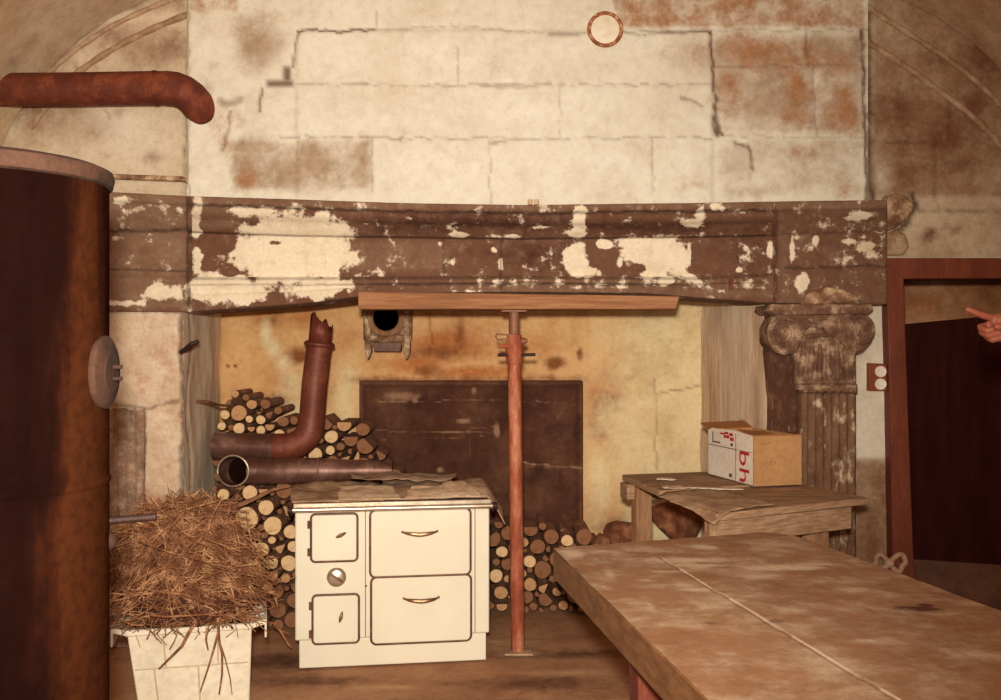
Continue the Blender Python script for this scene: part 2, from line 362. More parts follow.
def build_breast():
    D = 5.15; X, Y = plane(D, 187, 868, -75, 206, 2.2)
    n = fbm(X / 60, Y / 60, 5, 1)
    R = np.maximum(ell(X, Y, [(257, 45, 22, 26, .85), (726, 70, 12, 50, .5), (690, 60, 35, 30, .4), (660, 95, 40, 20, .36), (205, 90, 16, 10, .5)]),
                   rect(X, Y, [(228, 138, 372, 193, .62), (712, 32, 864, 136, .58), (720, 136, 866, 200, .42)], 14))
    G = np.maximum(ell(X, Y, [(750, 52, 52, 18, .8), (800, 58, 46, 16, .7), (730, 85, 20, 25, .6), (793, 88, 18, 30, .75), (842, 105, 18, 26, .85), (790, 120, 22, 12, .6), (755, 110, 15, 14, .6), (838, 62, 22, 24, .6),
                               (245, 182, 10, 10, .75), (795, 150, 8, 5, .6), (840, 190, 12, 10, .5), (812, 155, 6, 6, .6), (700, 185, 30, 10, .38), (222, 118, 16, 14, .6), (226, 140, 8, 12, .55)]),
                   rect(X, Y, [(612, -80, 866, 29, .56), (187, -80, 240, 14, .45)], 8))
    A = ell(X, Y, [(500, 60, 160, 30, .55), (450, 165, 70, 24, .6), (600, 165, 120, 24, .5), (500, 112, 180, 18, .5), (340, 60, 40, 40, .5), (205, 165, 20, 25, .6), (690, 165, 30, 20, .5), (360, 115, 60, 14, .55), (200, 50, 12, 40, .4)])
    A = A * (rect(X, Y, [(228, 138, 372, 193, 1.)], 8) < .3)
    Lc = [(((297, 31), (310, 29), (335, 32), (352, 30), (375, 29)), 1.3, .95), (((298, 31), (295, 48), (292, 66)), 1.3, .7), (((262, 88), (259, 110)), 1.4, .75),
          (((710, 32), (714, 70), (716, 105), (718, 130), (724, 135)), 1.5, .9), (((716, 118), (718, 133)), 3., .9), (((735, 143), (748, 145), (751, 155), (754, 168)), 1.5, .75),
          (((660, 32), (700, 30), (711, 32)), 1.4, .8), (((375, 29), (460, 26), (540, 33), (590, 33)), .9, .4), (((612, 28), (640, 35), (700, 31)), 1.2, .5), (((376, 10), (377, 28)), .9, .35),
          (((297, 84), (420, 86), (500, 85), (600, 86), (712, 84)), .9, .42), (((270, 137), (400, 138), (560, 139), (712, 138)), .9, .42), (((458, 40), (458, 84)), .8, .34), (((490, 139), (491, 205)), .8, .36),
          (((372, 139), (372, 195)), .8, .3), (((652, 140), (653, 205)), .8, .36), (((560, 86), (561, 138)), .8, .25), (((480, 86), (520, 88), (550, 84)), 1.4, .4), (((680, 98), (695, 101), (703, 106)), 1.2, .5),
          (((390, 138), (402, 141)), 1.2, .5), (((490, 143), (505, 142)), 1.4, .45), (((230, 110), (228, 128), (222, 150)), 1.6, .5), (((240, 98), (225, 104), (218, 100)), 3., .5),
          (((806, 30), (808, 66)), .9, .4), (((712, 66), (860, 64)), .9, .36), (((812, 66), (816, 136)), 1., .4), (((720, 136), (868, 137)), .9, .3), (((863, 30), (866, 140), (868, 205)), 2., .9), (((187, -70), (188, 205)), 1.3, .5),
          (((640, 30), (868, 30)), .9, .4)]
    B = lines(X, Y, Lc)
    B = np.maximum(B, rect(X, Y, [(548, 32, 580, 36, .55), (266, 80, 293, 86, .85), (283, 66, 290, 81, .9)], 4))
    # plaster steps: raised courses in the middle, chipped corner
    disp = .010 * (n - .5) + .012 * (fbm(X / 14, Y / 14, 4, 4) - .5) - .014 * np.clip(B * 1.2, 0, 1)
    disp += .012 * rect(X, Y, [(297, 31, 712, 400, 1.)], 4) - .006 * rect(X, Y, [(228, 138, 372, 193, 1.)], 5)
    o = grid('wall_chimney_breast', toworld(X, Y, D, disp), F4(R, G, B, A), 'breast'); tag(o, kind='structure')
    mb = MB()
    for px, s in ((187, 1), (868, -1)):
        a = P(px, -75, D); b = P(px, 206, D)
        mb.add([a, b, b + Vector((0, .25, 0)), a + Vector((0, .25, 0))], [[0, 1, 2, 3]])
    me = part('wall_breast_return', mb, 'crateline', None, smooth=0); tag(me, kind='structure')
build_breast()

DW = 5.35
VX0 = .13
def vault_prof(n=40):
    """half profile from springing to crown: (dx from axis, z)"""
    key = [(3.05, 1.2), (2.98, 2.0), (2.86, 2.45), (2.72, 2.75), (2.60, 2.93), (2.5, 3.05), (2.37, 3.17), (2.20, 3.29), (1.95, 3.41), (1.5, 3.55), (.8, 3.66), (0, 3.70)]
    return key
def build_backwall():
    X, Y = plane(DW, -115, 1180, -95, 636, 3.6)
    R = np.maximum(rect(X, Y, [(868, -100, 1200, 200, .66), (886, 195, 1200, 262, .40), (850, 458, 900, 700, .75), (-200, -100, 187, 14, .55)], 14),
                   ell(X, Y, [(40, 110, 40, 40, .6), (150, 50, 40, 22, .7), (120, 40, 40, 15, .7), (95, 130, 18, 14, .55), (30, 40, 60, 60, .7), (60, 100, 30, 20, .7)]))
    G = ell(X, Y, [(900, 110, 34, 34, .72), (945, 135, 36, 30, .8), (975, 110, 20, 40, .7), (905, 170, 18, 30, .7), (955, 165, 24, 16, .7), (930, 60, 50, 14, .55), (985, 55, 30, 30, .7), (930, 235, 8, 7, .8), (955, 230, 14, 7, .5),
                   (108, 33, 25, 12, .6), (170, 45, 18, 20, .6), (30, 95, 25, 40, .55), (155, 155, 12, 7, .75), (120, 112, 8, 10, .4), (105, 130, 24, 12, .3), (878, 500, 30, 40, .5), (884, 440, 6, 8, .5), (872, 540, 20, 30, .7)])
    A = np.maximum(rect(X, Y, [(846, 300, 889, 458, .85)], 8), ell(X, Y, [(140, 140, 50, 40, .6), (175, 90, 20, 30, .5), (150, 90, 40, 14, .6), (880, 235, 20, 30, .2), (940, 215, 60, 20, .35), (880, 175, 10, 22, .6)]))
    B = lines(X, Y, [(((868, 8), (869, 100), (872, 205)), 2.6, .8), (((886, 143), (1010, 140)), 1.4, .4), (((898, 212), (1000, 210)), 1.3, .45), (((935, 140), (936, 212)), 1.3, .35), (((948, 100), (950, 140)), 1.3, .3),
                     (((187, 60), (186, 205)), 1.6, .5), (((888, 245), (895, 232), (908, 222), (916, 205), (912, 195)), 2.4, .9), (((187, 118), (190, 135), (186, 150), (187, 180)), 1.6, .7),
                     (((75, 66), (110, 118)), 1.4, .3), (((130, 92), (160, 100), (187, 96)), 1.2, .3)])
    disp = .02 * (fbm(X / 50, Y / 50, 5, 6) - .5) - .012 * np.clip(B, 0, 1)
    disp += .05 * np.clip(ell(X, Y, [(902, 208, 13, 12, 1.), (897, 240, 10, 16, .9)]) * 2 - 1, 0, .6)
    keep = ~(((X > 896) & (X < 1072) & (Y > 266)) | ((X > 186) & (X < 792) & (Y > 205)))
    o = grid('wall_back', toworld(X, Y, DW, disp), F4(R, G, B, A), 'backwall', keep=keep); tag(o, kind='structure')
build_backwall()

def build_vault():
    key = vault_prof(); half = np.array(key); prof = np.concatenate([np.stack([VX0 - half[:, 0], half[:, 1]], 1), np.stack([VX0 + half[::-1, 0], half[::-1, 1]], 1)[1:]])
    # densify
    s = np.linspace(0, len(prof) - 1, 200); k = np.arange(len(prof))
    px = np.interp(s, k, prof[:, 0]); pz = np.interp(s, k, prof[:, 1])
    ys = np.linspace(5.33, -1.5, 90)
    Xg, Yg = np.meshgrid(px, ys); Zg = np.broadcast_to(pz, Xg.shape)
    u = np.meshgrid(s, ys)[0]
    n = fbm(u / 6, Yg * 2, 5, 2)
    R = .28 + .8 * (n - .42); G = .1 + .8 * (fbm(u / 4, Yg * 3, 4, 7) - .45) + .3 * (Xg > 0); A = .2 + .6 * (fbm(u / 3, Yg * 2, 4, 9) - .5)
    B = lines(u * 10, Yg * 100, [(((-10, y), (2100, y)), 1.6, .5) for y in (505, 455, 400, 340)] + [(((q, 200), (q, 540)), 1.4, .4) for q in (420, 520, 1470, 1580)])
    o = grid('ceiling', np.stack([Xg, Yg, Zg], -1), F4(R, G, B, A), 'vault'); tag(o, kind='structure')
    # moulded wall ribs that follow the vault
    for nm, pts, r in (('trim_vault_rib', [(30, 128), (52, 99), (77, 72), (119, 45), (158, 26), (202, 9), (260, -12), (330, -30)], .017),
                       ('trim_vault_rib', [(18, 110), (40, 82), (66, 56), (104, 30), (140, 12), (190, -8), (250, -30)], .014),
                       ('trim_vault_rib', [(846, -4), (862, 3), (882, 17), (922, 42), (965, 71), (1000, 104), (1030, 138)], .015),
                       ('trim_vault_rib', [(826, 16), (846, 27), (864, 40), (905, 66), (968, 112), (995, 138), (1020, 168)], .017)):
        path = [P(x, y, DW - .005) for x, y in pts]
        fine = []
        for a, b in zip(path[:-1], path[1:]):
            fine += [a.lerp(b, t / 6) for t in range(6)]
        fine.append(path[-1])
        for _ in range(6): fine = [fine[0]] + [(fine[i - 1] + fine[i] * 2 + fine[i + 1]) / 4 for i in range(1, len(fine) - 1)] + [fine[-1]]
        mb = MB().tube(fine, [r * (1 + .15 * math.sin(i * 1.7)) for i in range(len(fine))], 10)
        o = part(nm, mb, 'fluecast' if 0 else 'ribstone'); tag(o, kind='structure')
M['ribstone'] = simple('rib_stone', [(0, (140, 106, 76)), (.5, (164, 130, 98)), (1, (188, 160, 128))], 9, rough=.9)
build_vault()
def side_walls():
    for nm, x in (('wall_left', -2.93), ('wall_right', 3.19)):
        Yg, Zg = np.meshgrid(np.linspace(-1.5, 5.34, 120), np.linspace(0, 2.1, 40))
        Xg = np.full_like(Yg, x) + .02 * (fbm(Yg * 2, Zg * 2, 4, 3) - .5)
        R = .3 + .7 * (fbm(Yg * 1.5, Zg * 1.5, 4, 5) - .4); z = np.zeros_like(R)
        o = grid(nm, np.stack([Xg, Yg, Zg], -1), F4(R, z, z, z), 'backwall'); tag(o, kind='structure')
side_walls()

# ------------------------------------------------------------------ fireplace
fp = thing('stone_fireplace', 'monumental stone fireplace with flaking brown paint, moulded mantel and fluted pilasters', 'fireplace', (0, 5.15, 0))
def ip(x, pts): return np.interp(x, [p[0] for p in pts], [p[1] for p in pts])
TOP = [(30, 190), (110, 192), (187, 196), (285, 199), (400, 203), (520, 205), (690, 203), (800, 201), (890, 200)]
FRT = [(30, 231), (187, 232), (300, 236), (520, 239), (700, 237), (890, 233)]
FRB = [(30, 272), (187, 277), (300, 277), (520, 276), (700, 277), (890, 268)]
BOT = [(30, 311), (186, 312), (230, 309), (300, 304), (356, 297), (400, 293), (520, 292), (640, 293), (690, 297), (768, 303), (890, 304)]
def mantel_fields(X, Y):
    A = np.maximum.reduce([
        ell(X, Y, [(285, 252, 56, 38, 1.), (225, 288, 42, 16, 1.), (330, 245, 24, 34, .9), (318, 285, 30, 14, .95), (255, 212, 36, 8, .8), (300, 222, 28, 10, .8), (197, 240, 7, 50, .9), (345, 258, 14, 12, .8), (270, 232, 20, 20, .9),
                   (580, 213, 7, 8, 1.), (580, 224, 6, 8, 1.), (577, 234, 9, 5, 1.), (577, 258, 12, 20, 1.), (588, 272, 14, 6, .9), (604, 244, 9, 5, .95), (655, 258, 30, 20, 1.), (640, 243, 26, 6, 1.), (680, 262, 9, 20, .9), (620, 262, 5, 8, .8), (690, 278, 10, 5, .8), (668, 280, 14, 5, .9),
                   (512, 236, 10, 2.5, .8), (460, 235, 18, 2.5, .85), (495, 236, 12, 2.5, .7), (545, 227, 20, 2, .6), (441, 244, 6, 4, .7), (501, 265, 3, 8, .8), (494, 250, 5, 4, .7), (693, 224, 13, 5, .9), (700, 213, 8, 10, .8), (715, 207, 5, 4, .9), (722, 209, 3, 3, .8),
                   (771, 250, 4, 9, 1.), (816, 240, 4, 5, 1.), (803, 282, 7, 12, .95), (792, 250, 3, 16, .8), (689, 255, 3, 12, .9), (699, 283, 5, 4, .8), (738, 270, 4, 3, .8), (865, 215, 16, 5, .8), (850, 218, 10, 3, .8), (870, 245, 10, 4, .8), (848, 241, 12, 4, .75), (722, 291, 6, 4, .7),
                   (125, 200, 18, 6, .7), (115, 238, 10, 6, .7), (165, 293, 24, 9, .9), (120, 303, 40, 4, .7), (330, 197, 6, 4, .8), (320, 217, 8, 6, .9), (180, 210, 10, 6, .6), (470, 291, 60, 3, .5)]),
        rect(X, Y, [(735, 236, 775, 266, .40), (840, 232, 886, 262, .44), (790, 205, 884, 300, .36), (330, 229, 780, 240, .38), (110, 196, 186, 240, .38), (380, 276, 780, 292, .41)], 8), .33 + 0 * X])
    neg = ell(X, Y, [(213, 243, 24, 10, 1.), (214, 226, 22, 6, .8), (232, 273, 14, 6, .7), (207, 268, 9, 4, .7), (276, 243, 9, 3.5, .8), (220, 250, 18, 8, .6), (640, 267, 10, 8, .7), (606, 258, 9, 9, .9), (235, 258, 8, 6, .5)])
    A = np.clip(A - np.clip(neg * 1.6 - .6, 0, 1), 0, 1)
    R = np.maximum(rect(X, Y, [(100, 190, 188, 310, .75), (330, 240, 450, 272, .55), (100, 190, 300, 230, .6), (775, 200, 890, 306, .42), (450, 276, 780, 300, .5), (285, 196, 890, 212, .55)], 10), ell(X, Y, [(830, 207, 36, 8, .9), (833, 255, 10, 7, 1.), (838, 296, 26, 8, 1.), (850, 270, 20, 20, .55)]))
    G = ell(X, Y, [(480, 222, 120, 10, .75), (540, 255, 50, 14, .7), (420, 228, 60, 6, .8), (740, 255, 40, 22, .4), (640, 228, 100, 6, .8), (250, 224, 12, 4, .8), (300, 225, 8, 4, .8)])
    B = np.maximum(lines(X, Y, [(((187, 198), (189, 305)), 1.5, .7), (((776, 204), (776, 302)), 1.6, .5), (((110, 270), (186, 271)), 1., .6), (((785, 268), (888, 266)), 1.2, .6), (((443, 240), (444, 276)), 1., .5), (((501, 240), (501, 290)), 1.2, .6), (((110, 232), (187, 230)), 1.2, .6), (((545, 246), (600, 242)), .8, 0.)], 1.),
                   lines(X, Y, [(tuple((x, float(ip(x, pts)) + dy) for x in range(190, 776, 12)), w, s) for pts, dy, w, s in ((TOP, 8.5, .9, .8), (FRT, 0, 1., .5), (FRB, 2, 1., .5), (FRB, 8, .8, .45))], .5))
    return R, G, B, A
def mantel_strip(name, rows, px0, px1, out=0., step=1.8):
    """rows: list of (fraction function (X)->py, depth)"""
    xs = np.linspace(px0, px1, int((px1 - px0) / step) + 1)
    Yr = [np.array(f(xs), float) for f, d in rows]; Dr = [d for f, d in rows]
    Ys, Ds = [], []
    for i in range(len(rows) - 1):
        m = max(1, int(abs(Yr[i + 1] - Yr[i]).max() / step))
        for k in range(m):
            t = k / m; Ys.append(Yr[i] * (1 - t) + Yr[i + 1] * t); Ds.append(np.full_like(xs, Dr[i] * (1 - t) + Dr[i + 1] * t))
    Ys.append(Yr[-1]); Ds.append(np.full_like(xs, Dr[-1]))
    X = np.broadcast_to(xs, (len(Ys), len(xs))).copy(); Y = np.array(Ys); D = np.array(Ds) - out
    fl = mantel_fields(X, Y)
    ds = .010 * (fbm(X / 8, Y / 8, 4, 5) - .5) + .006 * (fbm(X / 40, Y / 40, 3, 2) - .5) - .008 * fl[2] + .002 * (fl[3] > .5)
    Dw = D - ds * (Y > 0)
    pts = np.stack([(X - 500.5) * D / F, Dw, CAMZ + (350 - Y) * D / F], -1)
    # close ends and back
    back = pts.copy()[:, [0, -1], :]; back[:, :, 1] = 5.42
    pts = np.concatenate([back[:, :1], pts, back[:, 1:]], 1)
    ff = F4(*fl); ff = np.concatenate([ff[:, :1], ff, ff[:, -1:]], 1)
    tp = pts[:1].copy(); tp[:, :, 1] = 5.42; bt = pts[-1:].copy(); bt[:, :, 1] = 5.42
    pts = np.concatenate([tp, pts, bt], 0); ff = np.concatenate([ff[:1], ff, ff[-1:]], 0)
    return grid(name, pts, ff, 'mantel', fp)
f_ = lambda pts, dy=0: (lambda x: ip(x, pts) + dy)
def lerpf(a, b, t): return lambda x: ip(x, a) * (1 - t) + ip(x, b) * t
cor = [(f_(TOP), 4.97), (f_(TOP, 7.5), 4.975), (f_(TOP, 9), 4.995), (f_(TOP, 13), 4.99), (f_(TOP, 18), 5.005), (lerpf(TOP, FRT, .66), 5.04), (lerpf(TOP, FRT, .8), 5.055), (lerpf(TOP, FRT, .84), 5.06), (lerpf(TOP, FRT, 1.), 5.085)]
fri = [(f_(FRT), 5.10), (f_(FRB), 5.10)]
arc = [(f_(FRB), 5.075), (f_(FRB, 2), 5.068), (f_(FRB, 6), 5.066), (lerpf(FRB, BOT, .5), 5.078), (lerpf(FRB, BOT, .55), 5.062), (lerpf(FRB, BOT, .97), 5.058), (f_(BOT), 5.064)]
mantel_strip('cornice', cor, 187, 777); mantel_strip('frieze', fri, 187, 777); mantel_strip('architrave', arc, 184, 777)
for a, b in ((30, 189), (775, 887)):
    blk = [(f_(TOP), 4.97), (f_(TOP, 8), 4.975), (f_(TOP, 9.5), 4.99), (lerpf(TOP, FRT, .6), 5.03), (lerpf(TOP, FRT, .95), 5.07), (lerpf(TOP, FRT, 1.), 5.095), (f_(FRB), 5.095), (f_(FRB, 1.5), 5.085), (f_(BOT), 5.085)]
    mantel_strip('mantel_end_block', blk, a, b, .045)

def pier_left():
    D = 5.11; X, Y = plane(D, 30, 185, 308, 646, 1.7)
    flute = (X < 146) & (Y > 408 + 6 * (fbm(X / 6, 0 * X, 2, 4) - .5))
    A = .35 + .5 * (fbm(X / 25, Y / 25, 4, 3) - .5) ; R = np.where(flute, .85, .16 + .5 * (fbm(X / 12, Y / 12, 3, 8) - .5)); G = .34 + .5 * (fbm(X / 18, Y / 30, 4, 6) - .45)
    A = np.where(flute, .30, A)
    B = lines(X, Y, [(((112, 404), (150, 408), (184, 400)), 1.5, .5), (((184, 310), (182, 345), (186, 400), (183, 460), (185, 560)), 2.4, .7), (((146, 412), (145, 640)), 1.2, .5), (((110, 310), (185, 312)), 1.4, .5), (((112, 330), (180, 325)), .8, .15)])
    ph = (X - 108) / 9.0
    disp = np.where(flute, .012 + .014 * np.abs(np.sin(math.pi * ph)), .03) + .012 * (fbm(X / 10, Y / 10, 4, 2) - .5) - .015 * B - .02 * np.clip((X - 180) / 5, 0, 1) * fbm(Y / 20, X * 0, 3)
    pts = toworld(X, Y, D, disp)
    pil = grid('pier', pts, F4(R, G, B, A), 'pier', fp)
pier_left()
def jamb(name, pxa, Da, pxb, Db, py_top_z=1.95, seed=0, extra=None):
    a = P(pxa, 0, Da); b = P(pxb, 0, Db)
    T, Z = np.meshgrid(np.linspace(0, 1, 60), np.linspace(1.93, 0, 170))
    Xw = a.x * (1 - T) + b.x * T; Yw = a.y * (1 - T) + b.y * T
    R = .28 + .9 * (fbm(T * 9, Z * .8, 4, seed) - .42); G = .2 + .9 * (fbm(T * 7, Z * .7, 4, seed + 3) - .42); A = .3 + .9 * (fbm(T * 8, Z * .9, 4, seed + 5) - .45)
    B = np.clip(extra(T, Z) if extra is not None else 0 * T, 0, 1)
    s = 1 if a.x < 0 else -1
    Xw = Xw + s * (.03 * (fbm(T * 4, Z * 3, 4, seed) - .5) - .02 * B)
    return grid(name, np.stack([Xw, Yw, Z], -1), F4(R, G, B, A), 'jamb', fp)
jamb('jamb', 184.5, 5.12, 222, 6.16, seed=1, extra=lambda T, Z: np.clip(1.2 - np.abs(T - .12 - .05 * np.sin(Z * 9)) / .035, 0, 1) * .9 * (Z < 1.75) + np.clip(1 - (1 - T) / .05, 0, 1) * .6)
jamb('jamb', 773, 5.12, 700, 6.16, seed=12, extra=lambda T, Z: np.clip(1 - np.abs(Z - 1.02 - .12 * (1 - T) - .02 * np.sin(T * 20)) / .012, 0, 1) * .8 * (T > .35))

def hearth_back():
    D = 6.15; X, Y = plane(D, 205, 712, 262, 598, 2.2)
    A = np.maximum(np.clip((X - 585) / 75, 0, .9), ell(X, Y, [(266, 335, 5, 12, 1.), (273, 348, 6, 9, 1.), (283, 362, 8, 9, .9), (290, 385, 14, 18, .75), (345, 400, 10, 30, .9), (330, 425, 14, 14, .8), (355, 355, 10, 10, .5), (640, 430, 50, 70, .9), (660, 330, 50, 40, .8), (615, 340, 30, 20, .5), (600, 480, 14, 40, .9), (300, 410, 20, 14, .7), (350, 375, 10, 20, .6)]))
    R = np.maximum.reduce([ell(X, Y, [(445, 345, 50, 18, .85), (420, 365, 30, 12, .8), (350, 345, 20, 20, .5), (260, 320, 40, 20, .45), (300, 318, 40, 14, .6), (480, 330, 30, 30, .5), (540, 345, 40, 25, .45), (605, 410, 20, 30, 1.), (598, 395, 14, 14, .9), (612, 450, 10, 14, .6), (280, 380, 24, 16, .6), (470, 372, 50, 7, .8), (300, 355, 12, 12, .6), (610, 515, 30, 14, .6)]), .28 * (X < 590)])
    G = ell(X, Y, [(440, 352, 34, 8, .65), (460, 335, 6, 16, .65), (425, 372, 14, 8, .7), (296, 357, 16, 8, .8), (293, 385, 8, 7, .7), (555, 363, 9, 6, .9), (630, 378, 5, 3, .9), (580, 354, 3, 6, .8), (598, 430, 10, 14, .6), (608, 405, 16, 14, .7), (228, 366, 2, 2, .9), (235, 366, 2, 2, .8), (280, 400, 16, 8, .7), (620, 525, 24, 10, .75), (675, 420, 12, 30, .5), (660, 395, 26, 6, .5), (270, 320, 22, 8, .5)])
    G = np.maximum(G, rect(X, Y, [(345, 374, 592, 384, .5)], 10))
    B = np.maximum(lines(X, Y, [(((656, 395), (680, 390), (700, 385)), 1., .5), (((655, 380), (656, 470)), 1., .35), (((430, 310), (431, 350)), 1., .4)]), np.clip((222 - X) / 14, 0, .7))
    disp = .03 * (fbm(X / 40, Y / 40, 5, 3) - .5) - .012 * (R > .7) - .01 * B
    grid('back_wall', toworld(X, Y, D, disp), F4(R * 1.2, G * 1.2, B, A * .95), 'hearthwall', fp)
    # sooted fireback slab with narrow raised border
    D = 6.11; X, Y = plane(D, 358, 584, 380, 596, 2.)
    R = .36 + .8 * (fbm(X / 30, Y / 50, 5, 4) - .45); G = .3 + .8 * (fbm(X / 24, Y / 24, 4, 6) - .45)
    R = np.maximum(R, ell(X, Y, [(400, 392, 30, 8, .8), (440, 383, 60, 3, .7)]))
    A = ell(X, Y, [(497, 431, 3, 7, 1.), (405, 396, 24, 5, .75), (474, 390, 3, 4, .8), (462, 421, 7, 3, .8), (440, 470, 4, 3, .8), (450, 432, 40, 1.2, .7), (562, 467, 30, 1.2, .8), (470, 440, 2, 20, .5), (415, 400, 3, 3, .9)])
    A = np.maximum(A, lines(X, Y, [(((372, 402), (480, 400), (580, 404)), 1., .5), (((370, 430), (440, 433), (500, 426)), 1., .5), (((520, 463), (582, 468)), 1., .6), (((380, 440), (500, 436)), .8, .45)]))
    bd = np.minimum(np.minimum(X - 358, 584 - X), Y - 380)
    R = np.where(bd < 6, .8, R); A = np.where((bd < 1.5), .6, A)
    B = np.clip(1 - np.abs(bd - 7) / 1.5, 0, 1) * .6
    disp = .014 * (fbm(X / 20, Y / 20, 4, 3) - .5) + .015 * (bd < 6)
    disp = np.where((bd < 1), -.05, disp)
    grid('fireback', toworld(X, Y, D, disp), F4(R, G, B, A), 'soot', fp)
hearth_back()

def pilaster_right():
    # plain inner strip, then the fluted shaft, down to the floor
    D = 5.12; X, Y = plane(D, 770, 856, 302, 646, 1.3)
    fl = (X > 797) & (X < 853) & (Y > 388)
    ph = (X - 798) / 7.8
    disp = np.where(fl, .045 + .022 * np.abs(np.sin(math.pi * ph)) ** .7, .0) + .008 * (fbm(X / 7, Y / 10, 4, 2) - .5)
    disp += np.where((X > 797) & (X < 853) & (Y <= 388), .05, 0) + np.where((Y > 384) & (Y < 392) & (X > 795) & (X < 854), .025, 0)
    R = np.where(X < 797, .35, .45) + .5 * (fbm(X / 6, Y / 20, 4, 3) - .5); G = np.where(X < 797, .75, .22) + .5 * (fbm(X / 8, Y / 30, 4, 6) - .5)
    A = .33 + .5 * (fbm(X / 5, Y / 12, 4, 9) - .47); A = np.where(X < 797, .12 + .26 * fbm(X / 4, Y / 9, 3, 3), A)
    groove = np.where(fl, np.clip(1 - np.abs(np.sin(math.pi * ph)) * 3, 0, 1), 0)
    B = np.maximum(groove * .75, np.clip(1 - np.abs(X - 797) / 2.5, 0, 1) * .7); B = np.maximum(B, np.clip(1 - np.abs(Y - 392) / 2, 0, 1) * .5 * (X > 797))
    pts = toworld(X, Y, D, disp)
    back = pts[:, [0, -1]].copy(); back[:, :, 1] = 5.37
    pts = np.concatenate([back[:, :1], pts, back[:, 1:]], 1); ff = F4(R, G, B, A); ff = np.concatenate([ff[:, :1], ff, ff[:, -1:]], 1)
    pil = grid('pilaster', pts, ff, 'shaft', fp)
    # capital: carved block with abacus, scrolls and leaves
    def out(pts, D0, D1, mb):
        fr = [P(x, y, D0) for x, y in pts]; mb.prism(fr, (0, D1 - D0, 0))
    mb = MB()
    out([(792, 322), (856, 322), (854, 384), (796, 384)], 5.05, 5.14, mb)
    bell = part('capital', mb, 'capstone', pil, bevel=.008)
    mb = MB(); out([(771, 304), (872, 304), (874, 309), (868, 314), (776, 315), (769, 310)], 5.0, 5.3, mb); part('abacus', mb, 'capstone', pil, bevel=.006)
    # scroll bodies
    mb = MB(); out([(832, 314), (858, 311), (870, 317), (875, 328), (873, 341), (864, 351), (855, 354), (856, 362), (850, 374), (846, 366), (846, 346), (838, 338), (826, 334), (822, 322)], 5.02, 5.2, mb); part('scroll', mb, 'capstone', pil, bevel=.012)
    mb = MB(); out([(800, 314), (786, 312), (774, 316), (768, 328), (768, 342), (775, 352), (786, 356), (798, 352), (802, 340), (806, 330), (816, 324)], 5.02, 5.2, mb); part('scroll', mb, 'capstone', pil, bevel=.012)
    for cx, cy, sg in ((861, 331, 1), (784, 333, -1)):
        pts = []
        for k in range(46):
            a = k / 45 * 2.1 * 2 * math.pi; r = 14.0 * (1 - k / 52)
            pts.append(P(cx + sg * r * math.cos(a - 2.3), cy + r * 1.12 * math.sin(a - 2.3), 5.018))
        part('volute', MB().tube(pts, [.013 * (1 - k / 75) for k in range(46)], 8), 'capstone', pil)
    # curling band between the scrolls
    pts = [P(800 + t * 48, 321 + 5 * math.sin(t * math.pi), 5.03) for t in [i / 12 for i in range(13)]]
    part('garland', MB().tube(pts, .012, 8), 'capstone', pil)
    pts = [P(806 + t * 38, 337 - 2 * math.sin(t * math.pi), 5.04) for t in [i / 8 for i in range(9)]]
    part('bead_moulding', MB().tube(pts, .010, 8), 'capstone', pil)
    for i in range(6):
        x = 803 + i * 8.4
        pts = [P(x, 344, 5.043), P(x + .5, 356, 5.035), P(x + (i - 2.5) * .7, 370, 5.03), P(x + (i - 2.5) * 1.0, 380, 5.04)]
        part('leaf', MB().tube(pts, [.008, .017, .019, .008], 8), 'capstone', pil)
    pts = [P(795, 387, 5.05), P(825, 388, 5.045), P(855, 387, 5.05)]
    part('astragal', MB().tube(pts, .016, 8), 'capstone', pil)
M['capstone'] = simple('worn_capital_stone', [(0, (92, 62, 46)), (.55, (124, 92, 70)), (1, (176, 146, 116))], 16, rough=.95, bs=.6)
pilaster_right()
# plaster lump smeared over the top of the capital
mb = MB(); ring = [(801, 304), (806, 296), (815, 290), (828, 287), (842, 289), (856, 294), (862, 300), (850, 303), (830, 304)]
mb.prism([P(x, y, 5.02) for x, y in ring], (0, .05, 0)); part('plaster_smear', mb, 'pinkplaster' if 0 else 'fluecast', fp, bevel=.012)

mb = MB(); ring = [(884, 196), (897, 193), (908, 196), (915, 204), (912, 214), (904, 222), (894, 229), (886, 232)]
mb.prism([P(x, y, 5.31) for x, y in ring], (0, .05, 0)); part('plaster_patch', mb, 'fluecast', fp, bevel=.014)
mb = MB(); ring = [(886, 234), (897, 229), (906, 234), (910, 246), (905, 255), (886, 256)]
mb.prism([P(x, y, 5.325) for x, y in ring], (0, .04, 0)); part('plaster_patch', mb, 'ribstone', fp, bevel=.012)

